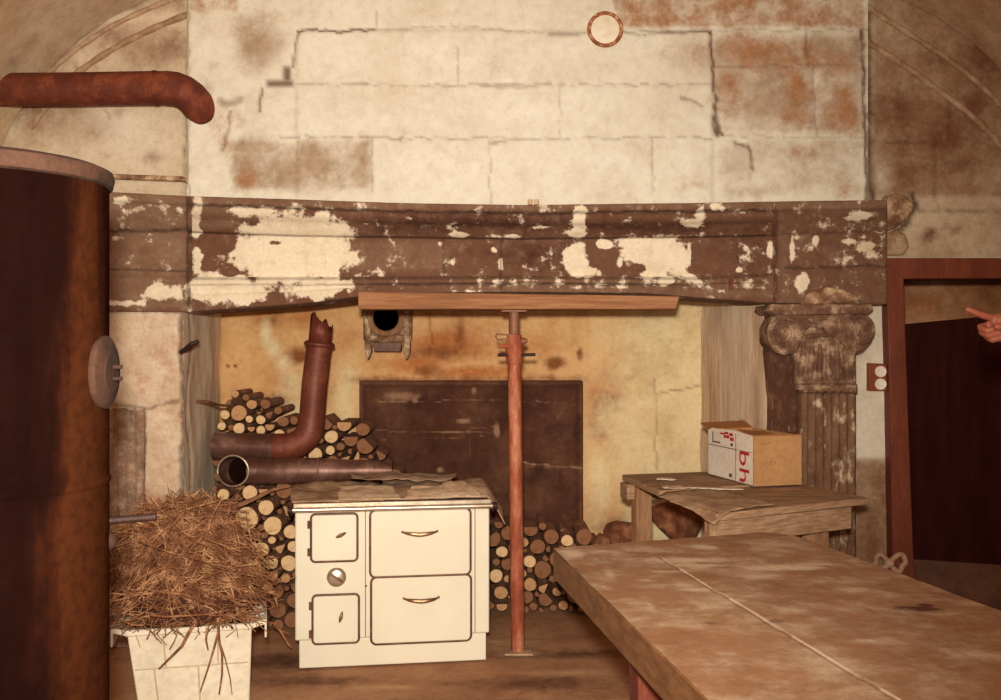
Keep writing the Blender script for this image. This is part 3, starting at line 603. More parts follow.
# ------------------------------------------------------------------ doorway
def doorway():
    d = thing('door_1', None, None, P(890, 634, 5.3)); d['kind'] = 'structure'; 
    y0, y1 = 5.27, 5.40
    def slab(pts, nm, mat, ya=y0, yb=y1, bev=.006):
        return part(nm, MB().prism([P(x, y, ya) for x, y in pts], (0, yb - ya, 0)), mat, d, bevel=bev)
    slab([(886, 262), (904, 278), (908, 400), (917, 640), (894, 640), (890, 400)], 'frame_jamb', 'doorframe')
    slab([(886, 258), (1090, 258), (1090, 278), (902, 279), (886, 262)], 'frame_head', 'doorframe')
    slab([(1068, 278), (1090, 278), (1090, 640), (1068, 640)], 'frame_jamb', 'doorframe')
    # leaf, hung on the far jamb and pushed away from the room
    h = P(1066, 350, 5.36); th = math.radians(20)
    ux = Vector((-math.cos(th), math.sin(th), 0)); nn = Vector((math.sin(th), math.cos(th), 0))
    def L(u, n, z): return Vector((h.x, h.y, 0)) + ux * u + nn * n + Vector((0, 0, z))
    W = .86
    lf = part('door_leaf', MB().hexa([L(0, 0, .30), L(W, 0, .30), L(W, .04, .30), L(0, .04, .30)], [L(0, 0, 1.735), L(W, 0, 1.655), L(W, .04, 1.655), L(0, .04, 1.735)]), 'doordark', d, bevel=.004)
    for i in range(1, 5):
        u = W * i / 5; part('board_joint', MB().hexa([L(u, -.001, .31), L(u + .006, -.001, .31), L(u + .006, .001, .31), L(u, .001, .31)], [L(u, -.001, 1.64), L(u + .006, -.001, 1.64), L(u + .006, .001, 1.64), L(u, .001, 1.64)]), 'doordark', lf)
    part('bottom_rail', MB().hexa([L(0, -.012, .05), L(W, -.012, .05), L(W, .045, .05), L(0, .045, .05)], [L(0, -.012, .34), L(W, -.012, .34), L(W, .045, .34), L(0, .045, .34)]), 'doorrail', d, bevel=.004)
doorway()
# passage beyond the doorway
xs = np.linspace(1.7, 4.2, 90); zs = np.linspace(0, 3.0, 90); Xg, Zg = np.meshgrid(xs, zs)
bump = .12 * (fbm(Xg * 3, Zg * 5, 5, 4) - .5)
nz = np.zeros_like(Xg)
o = grid('wall_passage', np.stack([Xg, 6.35 + bump, Zg], -1), F4(.5 + .9 * (fbm(Xg * 2, Zg * 5, 4, 3) - .5), .3 + .9 * (fbm(Xg * 2, Zg * 6, 4, 6) - .5), nz, .4 + .9 * (fbm(Xg * 2, Zg * 5, 4, 9) - .5)), 'passage'); tag(o, kind='structure')
o = part('wall_passage_side', MB().box((1.62, 5.42, 0), (1.70, 6.4, 2.6)), 'darkstone'); tag(o, kind='structure')
o = part('wall_passage_side', MB().box((3.6, 5.42, 0), (3.7, 6.4, 2.6)), 'darkstone'); tag(o, kind='structure')
o = part('ceiling_passage', MB().box((1.6, 5.42, 2.25), (3.7, 6.4, 2.35)), 'darkstone'); tag(o, kind='structure')

def sockets():
    t = thing('wall_socket', 'small brown double wall socket with two round white faces beside the door frame', 'socket', P(878, 390, 5.34))
    part('backplate', MB().prism([P(869, 363, 5.31), P(888, 364, 5.31), P(888, 391, 5.31), P(869, 391, 5.31)], (0, .04, 0)), 'socketbox', t, bevel=.004)
    for y in (371.5, 384):
        f = part('socket_face', MB().lathe([(.028, 0), (.031, .008), (.029, .014), (.022, .012), (0, .011)], P(880, y, 5.312), (0, -1, 0), 24), 'white', t)
sockets()

# ------------------------------------------------------------------ things on the walls
def ringthing():
    c = P(605, 30, 5.13)
    t = thing('flue_cover', 'round pale flue cover with rusty rim set high in the chimney wall', 'flue cover', c)
    n = 40; pts = [c + Vector((.083 * math.cos(2 * math.pi * k / n), -.012, .083 * math.sin(2 * math.pi * k / n))) for k in range(n)]
    part('rim', MB().tube(pts, .010, 8, closed=True), 'fluering', t)
    part('disc', MB().lathe([(.082, -.02), (.080, .006), (0, .012)], c, (0, -1, 0), 32), 'crate', t)
ringthing()
def topflue():
    y = 5.10; r = .084
    t = thing('flue_pipe', 'long rusty flue pipe running under the vault and elbowed into the chimney wall', 'pipe', P(100, 90, y))
    part('tube', MB().tube([P(-60, 90, y), P(60, 89.5, y), P(150, 88, y), P(168, 88, y)], r, 24), 'rustpipe', t)
    el = [P(166, 88, y), P(176, 89, y + .005), P(184, 92, y + .015), P(191, 97, y + .03), P(197, 104, y + .05), P(203, 112, y + .09), P(207, 120, y + .16)]
    part('elbow', MB().tube(el, [r * 1.02] * 5 + [r * .98, r * .9], 24), 'rustpipe', t)
    part('seam', MB().tube([P(154, 88, y), P(157, 88, y)], r * 1.045, 24), 'rustpipe', t)
topflue()
def smallpipe():
    y = 5.28
    o = MB().tube([P(40, 174, y), P(100, 176, y), P(150, 178, y), P(182, 179, y), P(187, 180.5, y), P(190, 184, y), P(190, 196, y)], .0145, 10)
    tag(part('water_pipe', o, 'fluecast', None, P(150, 178, y)), 'thin horizontal water pipe with a down-turned end above the mantel', 'pipe')
smallpipe()
def pegs():
    t = thing('twin_peg', 'tiny pair of pale pegs on the mantel top at mid length', 'peg', P(533, 204, 4.99))
    for x in (530, 536.5):
        part('peg', MB().tube([P(x, 204.6, 4.99), P(x, 199.5, 4.99)], .012, 10), 'paperB', t)
pegs()
def hook():
    t = MB().tube([P(181, 352, 5.04), P(186, 349, 5.0), P(192, 344, 4.98), P(199, 341, 4.99)], [.012, .014, .014, .010], 8)
    tag(part('iron_hook', t, 'iron', None, P(186, 349, 5.04)), 'bent iron hook fixed high on the edge of the bare stone pier', 'hook')
    t = MB().tube([P(196, 401, 5.32), P(208, 402, 5.34), P(218, 405, 5.42), P(232, 406, 5.6)], [.008, .009, .008, .006], 8)
    tag(part('iron_rod', t, 'trim', None, P(199, 401, 5.33)), 'thin rod sticking out of the jamb towards the woodpile', 'rod')
    t = MB().box(tuple(P(729.5, 290, 5.035)), tuple(P(732.5, 279.5, 5.05)))
    tag(part('iron_peg', t, 'rustpipe', None, P(731, 285, 5.04)), 'small rusty iron peg on the lower mantel moulding near the pilaster', 'peg')
hook()
def fluecasting():
    y = 6.03
    t = thing('flue_inlet', 'worn cast flue inlet with round black opening on the hearth back wall', 'flue inlet', P(386, 330, 6.12))
    W = [(363, 296), (412, 296), (411, 340), (404, 346), (372, 346), (363, 340)]
    part('casing', MB().prism([P(px, py, y) for px, py in W], (0, .1, 0)), 'fluecast', t, bevel=.015)
    c = P(386, 318, y - .012)
    n = 32; pts = [c + Vector((.098 * math.cos(2 * math.pi * k / n), 0, .098 * math.sin(2 * math.pi * k / n))) for k in range(n)]
    part('collar', MB().tube(pts, .022, 10, closed=True), 'plankleg', t)
    part('opening', MB().lathe([(.09, -.05), (.09, .0), (0, .0)], c + Vector((0, .012, 0)), (0, -1, 0), 28), 'hole', t)
    part('ledge', MB().tube([P(371, 338, y - .03), P(386, 339, y - .035), P(404, 338, y - .03)], .022, 10), 'fluecast', t)
    part('recess', MB().prism([P(373, 342, y - .01), P(402, 342, y - .01), P(401, 352, y - .01), P(374, 352, y - .01)], (0, .06, 0)), 'trim', t, bevel=.006)
    for x0, x1 in ((364, 370.5), (403, 409.5)):
        part('bracket', MB().prism([P(x0, 318, y - .03), P(x1, 318, y - .03), P(x1 + .5, 352, y - .03), P((x0 + x1) / 2, 361, y - .03), P(x0 + .5, 352, y - .03)], (0, .09, 0)), 'fluecast', t, bevel=.01)
fluecasting()

# ------------------------------------------------------------------ boiler
def boiler():
    c = Vector((-1.12, 2.2, 0)); R = .242; zt = 1.905
    t = thing('boiler_tank', 'tall rusty brown boiler cylinder standing in front of the fireplace', 'boiler', c)
    prof = [(R * .96, 0), (R, .02), (R, .6), (R, 1.20), (R, 1.5), (R, zt)]
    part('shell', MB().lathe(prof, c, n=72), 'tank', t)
    part('top_rim', MB().lathe([(R, zt - .028), (R + .008, zt - .024), (R + .012, zt - .006), (R + .008, zt + .008), (R - .01, zt + .016), (R * .8, zt + .024), (R * .4, zt + .034), (0, zt + .038)], c, n=72), 'tankrim', t)
    part('weld_seam', MB().lathe([(R, 1.212), (R + .0035, 1.218), (R + .0035, 1.226), (R, 1.232)], c, n=72), 'tank', t)
    part('outlet_pipe', MB().tube([c + Vector((-.02, .0, zt + .05)), c + Vector((-.02, 0, zt + .13))], .03, 16), 'rustpipe', t)
    ph = math.radians(3); nrm = Vector((math.cos(ph), math.sin(ph), 0))
    pc = c + nrm * (R - .012); pc.z = 1.514 - .022 * 2.25
    h = part('hatch', MB().lathe([(.055, -.02), (.055, .004), (.078, .006), (.081, .012), (.081, .02), (.070, .026), (.05, .028), (.045, .032), (0, .034)], pc, nrm, 36), 'tankrim', t)
    for dz in (.012, -.014):
        b = pc + nrm * .03 + Vector((0, 0, dz)); part('bolt', MB().tube([b, b + nrm * .022], .005, 10), 'tankrim' if dz > 0 else 'iron', h)
    # drain with valve low on the side
    s = c + Vector((R * math.cos(ph + .3), R * math.sin(ph + .3), 0))
    z = 1.514 - .172 * 2.28
    d = part('drain_pipe', MB().tube([Vector((s.x - .03, s.y, z)), Vector((s.x + .10, s.y + .02, z + .008))], .009, 12), 'iron', t)
    v = Vector((s.x - .005, s.y, z - .045))
    part('valve', MB().ball(v, .021, 8), 'tankrim', t)
boiler()

# ------------------------------------------------------------------ cooker
A0 = math.radians(8.5); SU = Vector((math.cos(A0), math.sin(A0), 0)); SN = Vector((-math.sin(A0), math.cos(A0), 0))
SO = Vector((-.978, 4.735, 0))
def S(u, d, z): return SO + SU * u + SN * d + Vector((0, 0, z))
def suz(px, py, d=0.):
    o = SO + SN * d; k = (px - 500.5) / F
    u = (k * o.y - o.x) / (SU.x - SU.y * k); y = o.y + SU.y * u
    return u, CAMZ + (350 - py) * y / F
def rr(u0, z0, u1, z1, r, d, n=6):
    pts = []
    for cx, cz, a0 in ((u1 - r, z1 - r, 0), (u0 + r, z1 - r, 90), (u0 + r, z0 + r, 180), (u1 - r, z0 + r, 270)):
        for i in range(n + 1):
            a = math.radians(a0 + 90 * i / n); pts.append(S(cx + r * math.cos(a), d, cz + r * math.sin(a)))
    return pts
def cooker():
    t = thing('wood_cooker', 'cream enamel wood-burning cooker with chrome rail standing before the hearth', 'stove', S(.46, .26, 0))
    uL, _ = suz(295, 600); uR, _ = suz(489.5, 600); zt = .757; DEP = .54
    part('body', MB().box((uL, 0, .135), (uR, DEP, zt), S), 'enamel', t, bevel=.008)
    p0, _ = suz(299, 660); p1, _ = suz(486.5, 660)
    part('plinth', MB().box((p0, .012, 0), (p1, DEP - .02, .133), S), 'enamel', t, bevel=.005)
    part('plinth_gap', MB().box((p0 + .005, .02, .130), (p1 - .005, DEP - .03, .138), S), 'trim', t)
    part('cooktop', MB().box((uL - .005, -.008, zt), (uR + .005, DEP, .787), S), 'iron', t, bevel=.004)
    part('cooktop_rim', MB().box((uL - .008, -.014, zt + .004), (uR + .008, .03, .789), S), 'chrome', t, bevel=.004)
    rail = part('rail', MB().tube([S(uL - .012, -.045, .762), S(uR + .012, -.045, .762)], .0125, 16), 'chrome', t)
    for u in (uL - .02, uR + .02):
        part('rail_end', MB().tube([S(u - .012, -.045, .762), S(u + .012, -.045, .762)], .018, 14), 'iron', rail)
        part('rail_bracket', MB().tube([S(u, -.045, .760), S(u, -.01, .742), S(u, .02, .735)], .012, 10), 'iron', rail)
    def door(nm, x0, y0, x1, y1, r, hinge=False, lab=None):
        u0, z1 = suz(x0, y0); u1, z0 = suz(x1, y1)
        d = part(nm, MB().prism(rr(u0, z0, u1, z1, r, -.014), SN * .02), 'enamel', t, bevel=.004, label=lab)
        part('door_trim', MB().tube(rr(u0 - .003, z0 - .003, u1 + .003, z1 + .003, r + .003, -.006), .007, 8, closed=True), 'trim', d)
        if hinge:
            for f in (.2, .8):
                z = z0 + (z1 - z0) * f
                part('hinge', MB().tube([S(u0 - .014, -.010, z - .018), S(u0 - .014, -.010, z + .018)], .0075, 10), 'trim', d)
        return d
    def bow(d, px, py, w):
        u, z = suz(px, py); pts = []
        for i in range(17):
            q = -1 + i / 8; pts.append(S(u + q * w / 2, -.018 - .03 * (1 - q ** 4), z + .010 * abs(q) ** 1.2 - .004))
        part('handle', MB().tube(pts, [.003 + .0075 * (1 - abs(-1 + i / 8) ** 2) for i in range(17)], 10), 'brass', d)
        for q in (-.96, .96):
            part('handle_post', MB().tube([S(u + q * w / 2, -.012, z + .006), S(u + q * w / 2, -.024, z + .006)], .006, 8), 'brass', d)
    d = door('oven_door', 371, 511, 469.5, 573, .022); bow(d, 419.5, 532, .175)
    part_gap = MB().box((suz(371, 575)[0], -.008, suz(371, 576.5)[1]), (suz(470, 575)[0], .0, suz(371, 574.3)[1]), S); part('oven_door_rail', part_gap, 'chrome', t)
    d = door('warming_drawer', 372, 578, 470, 639, .022); bow(d, 421, 598, .175)
    def latch(d, px, py, ang):
        u, z = suz(px, py); a = math.radians(ang); pts = [S(u + q * .026 * math.cos(a), -.026 - .006 * (1 - q * q), z + q * .026 * math.sin(a)) for q in (-1, -.5, 0, .5, 1)]
        part('latch', MB().tube(pts, [.003, .008, .0095, .007, .003], 10), 'brass', d)
        part('latch_post', MB().tube([S(u, -.012, z), S(u, -.028, z)], .007, 10), 'brass', d)
    d = door('firebox_door', 312, 515, 356.5, 559.5, .016, True); latch(d, 341, 534, 25)
    d = door('ash_door', 313.5, 596, 358, 641, .016, True); latch(d, 341, 615.5, 75)
    u, z = suz(336.5, 577)
    k = part('regulator_knob', MB().lathe([(.046, -.012), (.046, .004), (.040, .012), (.030, .016), (0, .018)], S(u, -.002, z), -SN, 36), 'chrome', t)
    a = math.radians(-35); q = Vector((0, 0, 1))
    e = lambda s_, w_, d_: S(u + s_ * math.cos(a) - w_ * math.sin(a), d_, z + s_ * math.sin(a) + w_ * math.cos(a))
    part('knob_grip', MB().hexa([e(-.036, -.006, -.014), e(.036, -.006, -.014), e(.036, .006, -.014), e(-.036, .006, -.014)], [e(-.036, -.004, -.030), e(.036, -.004, -.030), e(.036, .004, -.030), e(-.036, .004, -.030)]), 'brass', k, bevel=.002)
    # two long upright beadings beside the oven doors
    for px in (365.5, 475):
        u, _ = suz(px, 575); part('panel_bead', MB().tube([S(u, -.001, .14), S(u, -.001, suz(px, 508)[1])], .0018, 8), 'trim', t)
    uu, zz = suz(366, 586); part('rivet', MB().lathe([(.006, 0), (.004, .004), (0, .005)], S(uu, -.001, zz), -SN, 12), 'trim', t)
cooker()
def sheet(name, label, mat, corners, z, amp, seed, nu=36, nv=22, edgef=None, cat='cardboard', thick=.004, group=None, flat=False):
    """crumpled sheet through four corners given in world xy; lies on z"""
    c = [Vector((q[0], q[1], 0)) for q in corners]
    U, V = np.meshgrid(np.linspace(0, 1, nu), np.linspace(0, 1, nv))
    jit = lambda t, s: .018 * (fbm(t * 7, t * 0 + s, 3, seed) - .5) * 2
    X = (c[0].x * (1 - U) + c[1].x * U) * (1 - V) + (c[3].x * (1 - U) + c[2].x * U) * V + jit(V, 1) * (np.abs(U - .5) > .45)
    Y = (c[0].y * (1 - U) + c[1].y * U) * (1 - V) + (c[3].y * (1 - U) + c[2].y * U) * V + jit(U, 5) * (np.abs(V - .5) > .42)
    Z = z + amp * fbm(U * 4, V * 3, 4, seed) ** 1.5 * 1.6
    if flat: Z = z + (Z - z) * np.clip(V * 3 + .12, 0, 1)
    if edgef is not None: Z = Z + edgef(U, V)
    pts = np.stack([X, Y, Z], -1); L = (c[0] + c[1] + c[2] + c[3]) / 4; L.z = z
    me = bpy.data.meshes.new(name); i = np.arange(nu * nv).reshape(nv, nu)
    qd = np.stack([i[:-1, :-1], i[:-1, 1:], i[1:, 1:], i[1:, :-1]], -1).reshape(-1, 4)
    me.from_pydata((pts.reshape(-1, 3) - np.array(L)).tolist(), [], qd.tolist()); me.materials.append(M[mat])
    me.polygons.foreach_set('use_smooth', [True] * len(me.polygons)); me.update()
    o = bpy.data.objects.new(name, me); col.objects.link(o); o.location = L
    s = o.modifiers.new('t', 'SOLIDIFY'); s.thickness = thick; s.offset = 1
    return tag(o, label, cat, group)
def s2(u, d): q = S(u, d, 0); return (q.x, q.y)
sheet('cardboard_sheet', 'large stained cardboard sheet covering the firebox end of the cooker top', 'paperA', [s2(-.015, -.012), s2(.42, -.008), s2(.44, .53), s2(-.02, .54)], .791, .032, 3, flat=True)
sheet('cardboard_sheet', 'crumpled brown cardboard sheet drooping over the oven end of the cooker', 'paperA', [s2(.40, -.010), s2(1.01, .0), s2(1.04, .48), s2(.44, .54)], .792, .05, 5, flat=True,
      edgef=lambda U, V: -.135 * np.clip((U - .86) / .14, 0, 1) ** 1.3 + .012 * np.sin(V * 5) * (U > .5))
sheet('paper_scrap', 'pale torn paper scrap at the middle front of the cooker top', 'paperB', [s2(.20, -.012), s2(.50, -.012), s2(.47, .20), s2(.22, .19)], .799, .01, 8, flat=True, edgef=lambda U, V: .034 * V, cat='paper', thick=.002)
sheet('cardboard_sheet', 'grey folded cardboard lying uppermost at the back of the cooker top', 'paperC', [s2(.28, .30), s2(.78, .24), s2(.82, .46), s2(.26, .50)], .838, .03, 12)
sheet('paper_scrap', 'long pale paper strip along the oven-side front of the cooker top', 'paperB', [s2(.52, -.014), s2(.90, -.010), s2(.86, .15), s2(.56, .13)], .800, .012, 15, cat='paper', thick=.002, flat=True, edgef=lambda U, V: .034 * V)

# ------------------------------------------------------------------ prop and timber
def prop():
    y = 5.015; x = (515.5 - 500.5) * y / F
    t = thing('steel_prop', 'rust-red adjustable steel prop holding up the timber under the mantel', 'prop', (x + .01, y, 0))
    top = Vector((x - .008, y, 1.716)); bot = Vector((x + .012, y, 0))
    L = lambda z: bot.lerp(top, z / 1.716)
    part('outer_tube', MB().tube([L(.008), L(1.50)], .034, 20), 'proprust', t)
    part('inner_tube', MB().tube([L(1.45), L(1.705)], .027, 18), 'propgrey', t)
    part('collar', MB().lathe([(.034, 0), (.041, .01), (.043, .05), (.047, .06), (.045, .10), (.040, .13), (.036, .15), (.028, .152)], L(1.44), top - bot, 22), 'proprust', t)
    part('base_plate', MB().box((x - .055, y - .065, 0), (x + .085, y + .065, .009)), 'paperA', t, bevel=.002)
    part('head_plate', MB().box((x - .07, y - .06, 1.703), (x + .055, y + .06, 1.713)), 'propgrey', t, bevel=.002)
    pz = CAMZ + (350 - 355) * y / F
    part('pin', MB().tube([L(pz) + Vector((-.085, -.02, 0)), L(pz) + Vector((.105, -.02, .002))], .0085, 10), 'iron', t)
    h = part('nut_handle', MB().tube([L(0) + Vector((-.02, -.03, pz + .045)), Vector((x - .088, y - .03, pz + .045))], .013, 10), 'proprust', t)
    part('clip', MB().tube([Vector((x - .02, y - .03, pz + .100)), Vector((x - .095, y - .03, pz + .104)), Vector((x - .099, y - .03, pz + .092)), Vector((x - .09, y - .03, pz + .077)), Vector((x - .02, y - .03, pz + .078))], .0045, 8), 'propgrey', t)
    part('nut', MB().lathe([(.016, 0), (.018, .01), (.010, .028), (0, .03)], L(pz + .07) + Vector((.036, -.015, 0)), (1, -.2, 0), 12), 'propgrey', t)
prop()
def timber():
    zt = CAMZ + (350 - 292) * 4.92 / F; zb = 1.7145
    xl = (358 - 500.5) * 4.92 / F; xr = (680 - 500.5) * 4.92 / F
    mb = MB().hexa([(xl, 4.92, zb), (xr - .02, 4.92, zb), (xr - .02, 5.055, zb), (xl, 5.055, zb)], [(xl, 4.92, zt + .002), (xr, 4.92, zt - .02), (xr, 5.055, zt - .02), (xl, 5.055, zt + .002)])
    o = part('timber_plank', mb, 'beam', None, (0, 4.99, zb), bevel=.006)
    tag(o, 'long sawn timber plank wedged between the prop head and the mantel', 'timber')
timber()

# ------------------------------------------------------------------ stovepipes on the logs
def arcpts(c, a, b, r0, n=10):
    """quarter bend around c from direction a to b"""
    return [Vector(c) + (Vector(a) * math.cos(i / n * math.pi / 2) + Vector(b) * math.sin(i / n * math.pi / 2)) * r0 for i in range(n + 1)]
def pipes():
    y = 5.53
    t = thing('stovepipe', 'L-shaped rusty stovepipe with broken upright end leaning above the woodpile', 'stovepipe', P(290, 445, y))
    r = .074
    part('flat_tube', MB().shell([P(214, 446, y), P(250, 446.5, y), P(276, 447, y)], r, .004, 28), 'stovepipe', t)
    part('tube_mouth_shade', MB().lathe([(r - .006, 0), (0, .001)], P(219, 446, y), (-1, 0, 0), 24), 'hole', t)  # black disc painted as the shade inside the open tube end
    part('seam', MB().tube([P(271.5, 447, y), P(273.5, 447, y)], r + .004, 28), 'stovepipe', t)
    A = P(274, 447, y); B = P(297, 446.0, y); C = P(313, 428, y + .01)
    el = [A, P(284, 447, y), P(291, 446.5, y), P(297, 444.5, y), P(302, 441.5, y + .002), P(306.5, 437, y + .004), P(309.5, 431, y + .006), P(311.2, 424, y + .01), P(312.2, 416, y + .012)]
    rad = [r * (1.03 if i % 2 else 1.0) for i in range(len(el))]
    part('elbow', MB().tube(el, rad, 28, (0, 0)), 'stovepipe2', t)
    up = [P(312.0, 418, y + .012), P(314.5, 385, y + .03), P(317.5, 360, y + .04), P(319.5, 344, y + .05)]
    part('upright_tube', MB().shell(up, .071, .004, 28), 'stovepipe2', t)
    part('collar', MB().tube([P(319.2, 347.5, y + .05), P(319.4, 345.5, y + .05), P(319.6, 343.5, y + .05), P(319.8, 341.5, y + .05)], [.072, .086, .086, .072], 28), 'stovepipe2', t)
    # torn-off top piece
    mb = MB(); n = 28; base = P(319.8, 343, y + .05); axis = (P(321.8, 322, y + .06) - base).normalized(); uu = axis.cross(Vector((0, 1, 0))).normalized(); ww = axis.cross(uu)
    vs = []; 
    for lvl in range(2):
        for k in range(n):
            a = 2 * math.pi * k / n; rr_ = .064
            h = 0 if lvl == 0 else .125 + .035 * (-(uu * math.cos(a)).x) * 1 + .016 * math.sin(k * 2.3) + .012 * math.sin(k * 5.1)
            vs.append(base + axis * h + (uu * math.cos(a) + ww * math.sin(a)) * rr_)
    mb.add(vs, [[k, (k + 1) % n, n + (k + 1) % n, n + k] for k in range(n)])
    o = part('broken_end', mb, 'stovepipe2', t); s = o.modifiers.new('t', 'SOLIDIFY'); s.thickness = .004
    # second pipe below
    y2 = 5.43
    t2 = thing('stovepipe', 'brown stovepipe with open dark elbow mouth lying on the woodpile behind the cooker', 'stovepipe', P(290, 471, y2))
    r2 = .078
    el = [P(233, 471, y2 - .12), P(234.5, 471, y2 - .075), P(238, 471, y2 - .035), P(245, 471, y2 - .01), P(258, 471, y2)]
    part('elbow_mouth', MB().shell(el, [r2 * 1.04, r2, r2, r2, r2], .004, 28), 'stovepipe', t2)
    part('elbow_lip', MB().tube([P(233, 471, y2 - .124) + Vector((r2 * 1.05 * math.cos(k / 28 * 2 * math.pi), 0, r2 * 1.05 * math.sin(k / 28 * 2 * math.pi))) for k in range(28)], .005, 8, closed=True), 'chrome', t2)
    part('elbow_mouth_shade', MB().lathe([(r2 - .006, 0), (0, .001)], P(240, 471, y2 - .03), (-.3, -1, 0), 24), 'hole', t2)  # dark disc in the open mouth, its inner shade put in as colour
    part('tube', MB().tube([P(257, 471, y2), P(290, 471, y2 + .005), P(318, 471, y2 + .01), P(321, 471, y2 + .01), P(350, 471, y2 + .015), P(366, 470.5, y2 + .02), P(392, 470.5, y2 + .03)], [.072, .072, .072, .070, .063, .058, .040], 28), 'stovepipe', t2)
    for x in (258, 272, 319):
        part('seam', MB().tube([P(x, 471, y2 + .003), P(x + 2, 471, y2 + .003)], .0765, 28), 'stovepipe', t2)
pipes()

# ------------------------------------------------------------------ logs
ORD = ['first', 'second', 'third', 'fourth', 'fifth', 'sixth', 'seventh', 'eighth', 'ninth', 'tenth', 'eleventh', 'twelfth', 'thirteenth', 'fourteenth', 'fifteenth', 'sixteenth', 'seventeenth', 'eighteenth', 'nineteenth', 'twentieth', 'twenty-first', 'twenty-second', 'twenty-third', 'twenty-fourth', 'twenty-fifth']
def inpoly(x, y, poly):
    c = False; j = len(poly) - 1
    for i in range(len(poly)):
        xi, yi = poly[i]; xj, yj = poly[j]
        if (yi > y) != (yj > y) and x < (xj - xi) * (y - yi) / (yj - yi) + xi: c = not c
        j = i
    return c
def fill(circles, poly, rmin, rmax, tries, tone, seed):
    R_ = random.Random(seed); xs = [p[0] for p in poly]; ys = [p[1] for p in poly]
    cand = [(R_.uniform(min(xs), max(xs)), R_.uniform(min(ys), max(ys))) for _ in range(tries)]
    cand = [c for c in cand if inpoly(*c, poly)]
    added = True
    for target in np.linspace(rmax, rmin, 9):
        for (x, y) in cand:
            r = min([math.hypot(x - c[0], y - c[1]) - c[2] for c in circles] + [rmax])
            fl_ = max(q[1] for q in poly)
            r = min(r, fl_ - y)
            if r >= target: circles.append((x, y, min(r, target + 1) * .99, tone))
    return circles
def log_mesh(mb, cf, c, r, length, seed, split=None, yaw=0., pitch=0.):
    n = 18; R_ = random.Random(seed); ph = [R_.uniform(0, 6.28) for _ in range(3)]
    ov = R_.uniform(.92, 1.0)
    def rad(k):
        a = 2 * math.pi * k / n; q = 1 - .03 * (1 + math.sin(2 * a + ph[0])) - .02 * (1 + math.sin(3 * a + ph[1])) - .012 * (1 + math.sin(5 * a + ph[2])); return r * q
    ring = []
    for k in range(n):
        a = 2 * math.pi * k / n; x, z = rad(k) * math.cos(a), rad(k) * ov * math.sin(a)
        if split is not None:   # riven log: cut the round by one or two flat faces
            for (nx, nz, dd) in split:
                e = x * nx + z * nz - dd * r
                if e > 0: x -= nx * e; z -= nz * e
        ring.append((x, z))
    cy, sy, cp, sp = math.cos(yaw), math.sin(yaw), math.cos(pitch), math.sin(pitch)
    def tr(x, y, z): return Vector((c[0] + x * cy - y * sy, c[1] + x * sy + y * cy, c[2] + z + y * sp))
    L = []
    for j, (yy, sc) in enumerate(((.0, 1.), (length * .3, .99), (length * .65, .985), (length, .96))):
        L += [tr(x * sc, yy, z * sc) for x, z in ring]
    fs = [[j * n + k, j * n + (k + 1) % n, (j + 1) * n + (k + 1) % n, (j + 1) * n + k] for j in range(3) for k in range(n)] + [[3 * n + k for k in range(n)]]
    mb.add(L, fs)
    # sawn face: slightly inset from the bark, faintly dished
    vs = []
    for sc, dy in ((1., .0), (.93, -.003), (.5, -.002)): vs += [tr(x * sc, dy, z * sc) for x, z in ring]
    vs.append(tr(0, -.001, 0)); q = 3 * n
    fs = [[j * n + (k + 1) % n, j * n + k, (j + 1) * n + k, (j + 1) * n + (k + 1) % n] for j in range(2) for k in range(n)] + [[2 * n + (k + 1) % n, 2 * n + k, q] for k in range(n)]
    cf.add(vs, fs)
SPLITS = [[(.7, .7, .45)], [(-.6, .8, .4)], [(0, 1, .3)], [(.9, -.4, .35), (-.3, .95, .5)], [(-.9, -.3, .3), (.5, .86, .4)], [(1, 0, .25)]]
def logpile(circles, D, length, where, group, jam, seed, ends):
    R_ = random.Random(seed); rows = {}
    zs = sorted(circles, key=lambda c: -c[1])
    for c in circles: rows.setdefault(int((640 - c[1]) // 17), []).append(c)
    for ri, rk in enumerate(sorted(rows)):
        for ci, (px, py, r, tone) in enumerate(sorted(rows[rk])):
            q = P(px, py, D); R = r * D / F * .985
            dpt = R_.uniform(-.02, .03) + (.04 if tone >= 2 else 0)
            c = (q.x, D + dpt, q.z)
            split = R_.choice(SPLITS) if (tone >= 1 and R_.random() < .4) else None
            mb, cf = MB(), MB(); log_mesh(mb, cf, c, R, length + R_.uniform(-.04, .02), R_.random() * 1e6, split, R_.uniform(-.02, .02), 0)
            tn = ['pale', 'tan', 'brown'][min(tone, 2)]
            sz = 'thick' if R > .048 else ('thin' if R < .027 else 'medium')
            lab = f"{tn} {sz} {'split' if split else 'round'} log, {ORD[ci]} from {ends} in layer {ORD[ri]} of {where}"
            o = part('firewood_log', mb, 'bark' if tone < 2 else 'barkdark', None, c)
            tag(o, lab, 'log', group)
            part('cut_face', cf, ['cutpale', 'cuttan', 'cutbrown'][min(tone, 2)], o)
low = [(224, 494, 6.5, 0), (249, 493, 8, 0), (266, 507.5, 8.5, 0), (246.5, 518.5, 12.5, 0), (273, 525.5, 10, 0), (290.5, 532, 7.5, 0), (225, 522, 7, 1), (236, 538, 8, 0), (239, 552, 6, 1), (262, 549, 8.3, 0), (271.5, 540.5, 4.3, 0), (281.5, 548, 6, 1),
       (271.5, 562, 7.5, 0), (288, 564, 8.7, 0), (294, 546, 6.3, 0), (252, 537.5, 6.5, 2), (274, 575, 5, 1), (286, 578, 5, 1), (230.5, 508, 7, 2), (249, 563, 8, 1), (281, 492, 9, 2), (263, 491, 5, 1), (286, 511, 6.3, 1)]
low = fill(low, [(212, 633), (212, 490), (225, 486), (250, 485), (286, 486), (296, 500), (300, 633)], 2.6, 9, 3000, 2, 4)
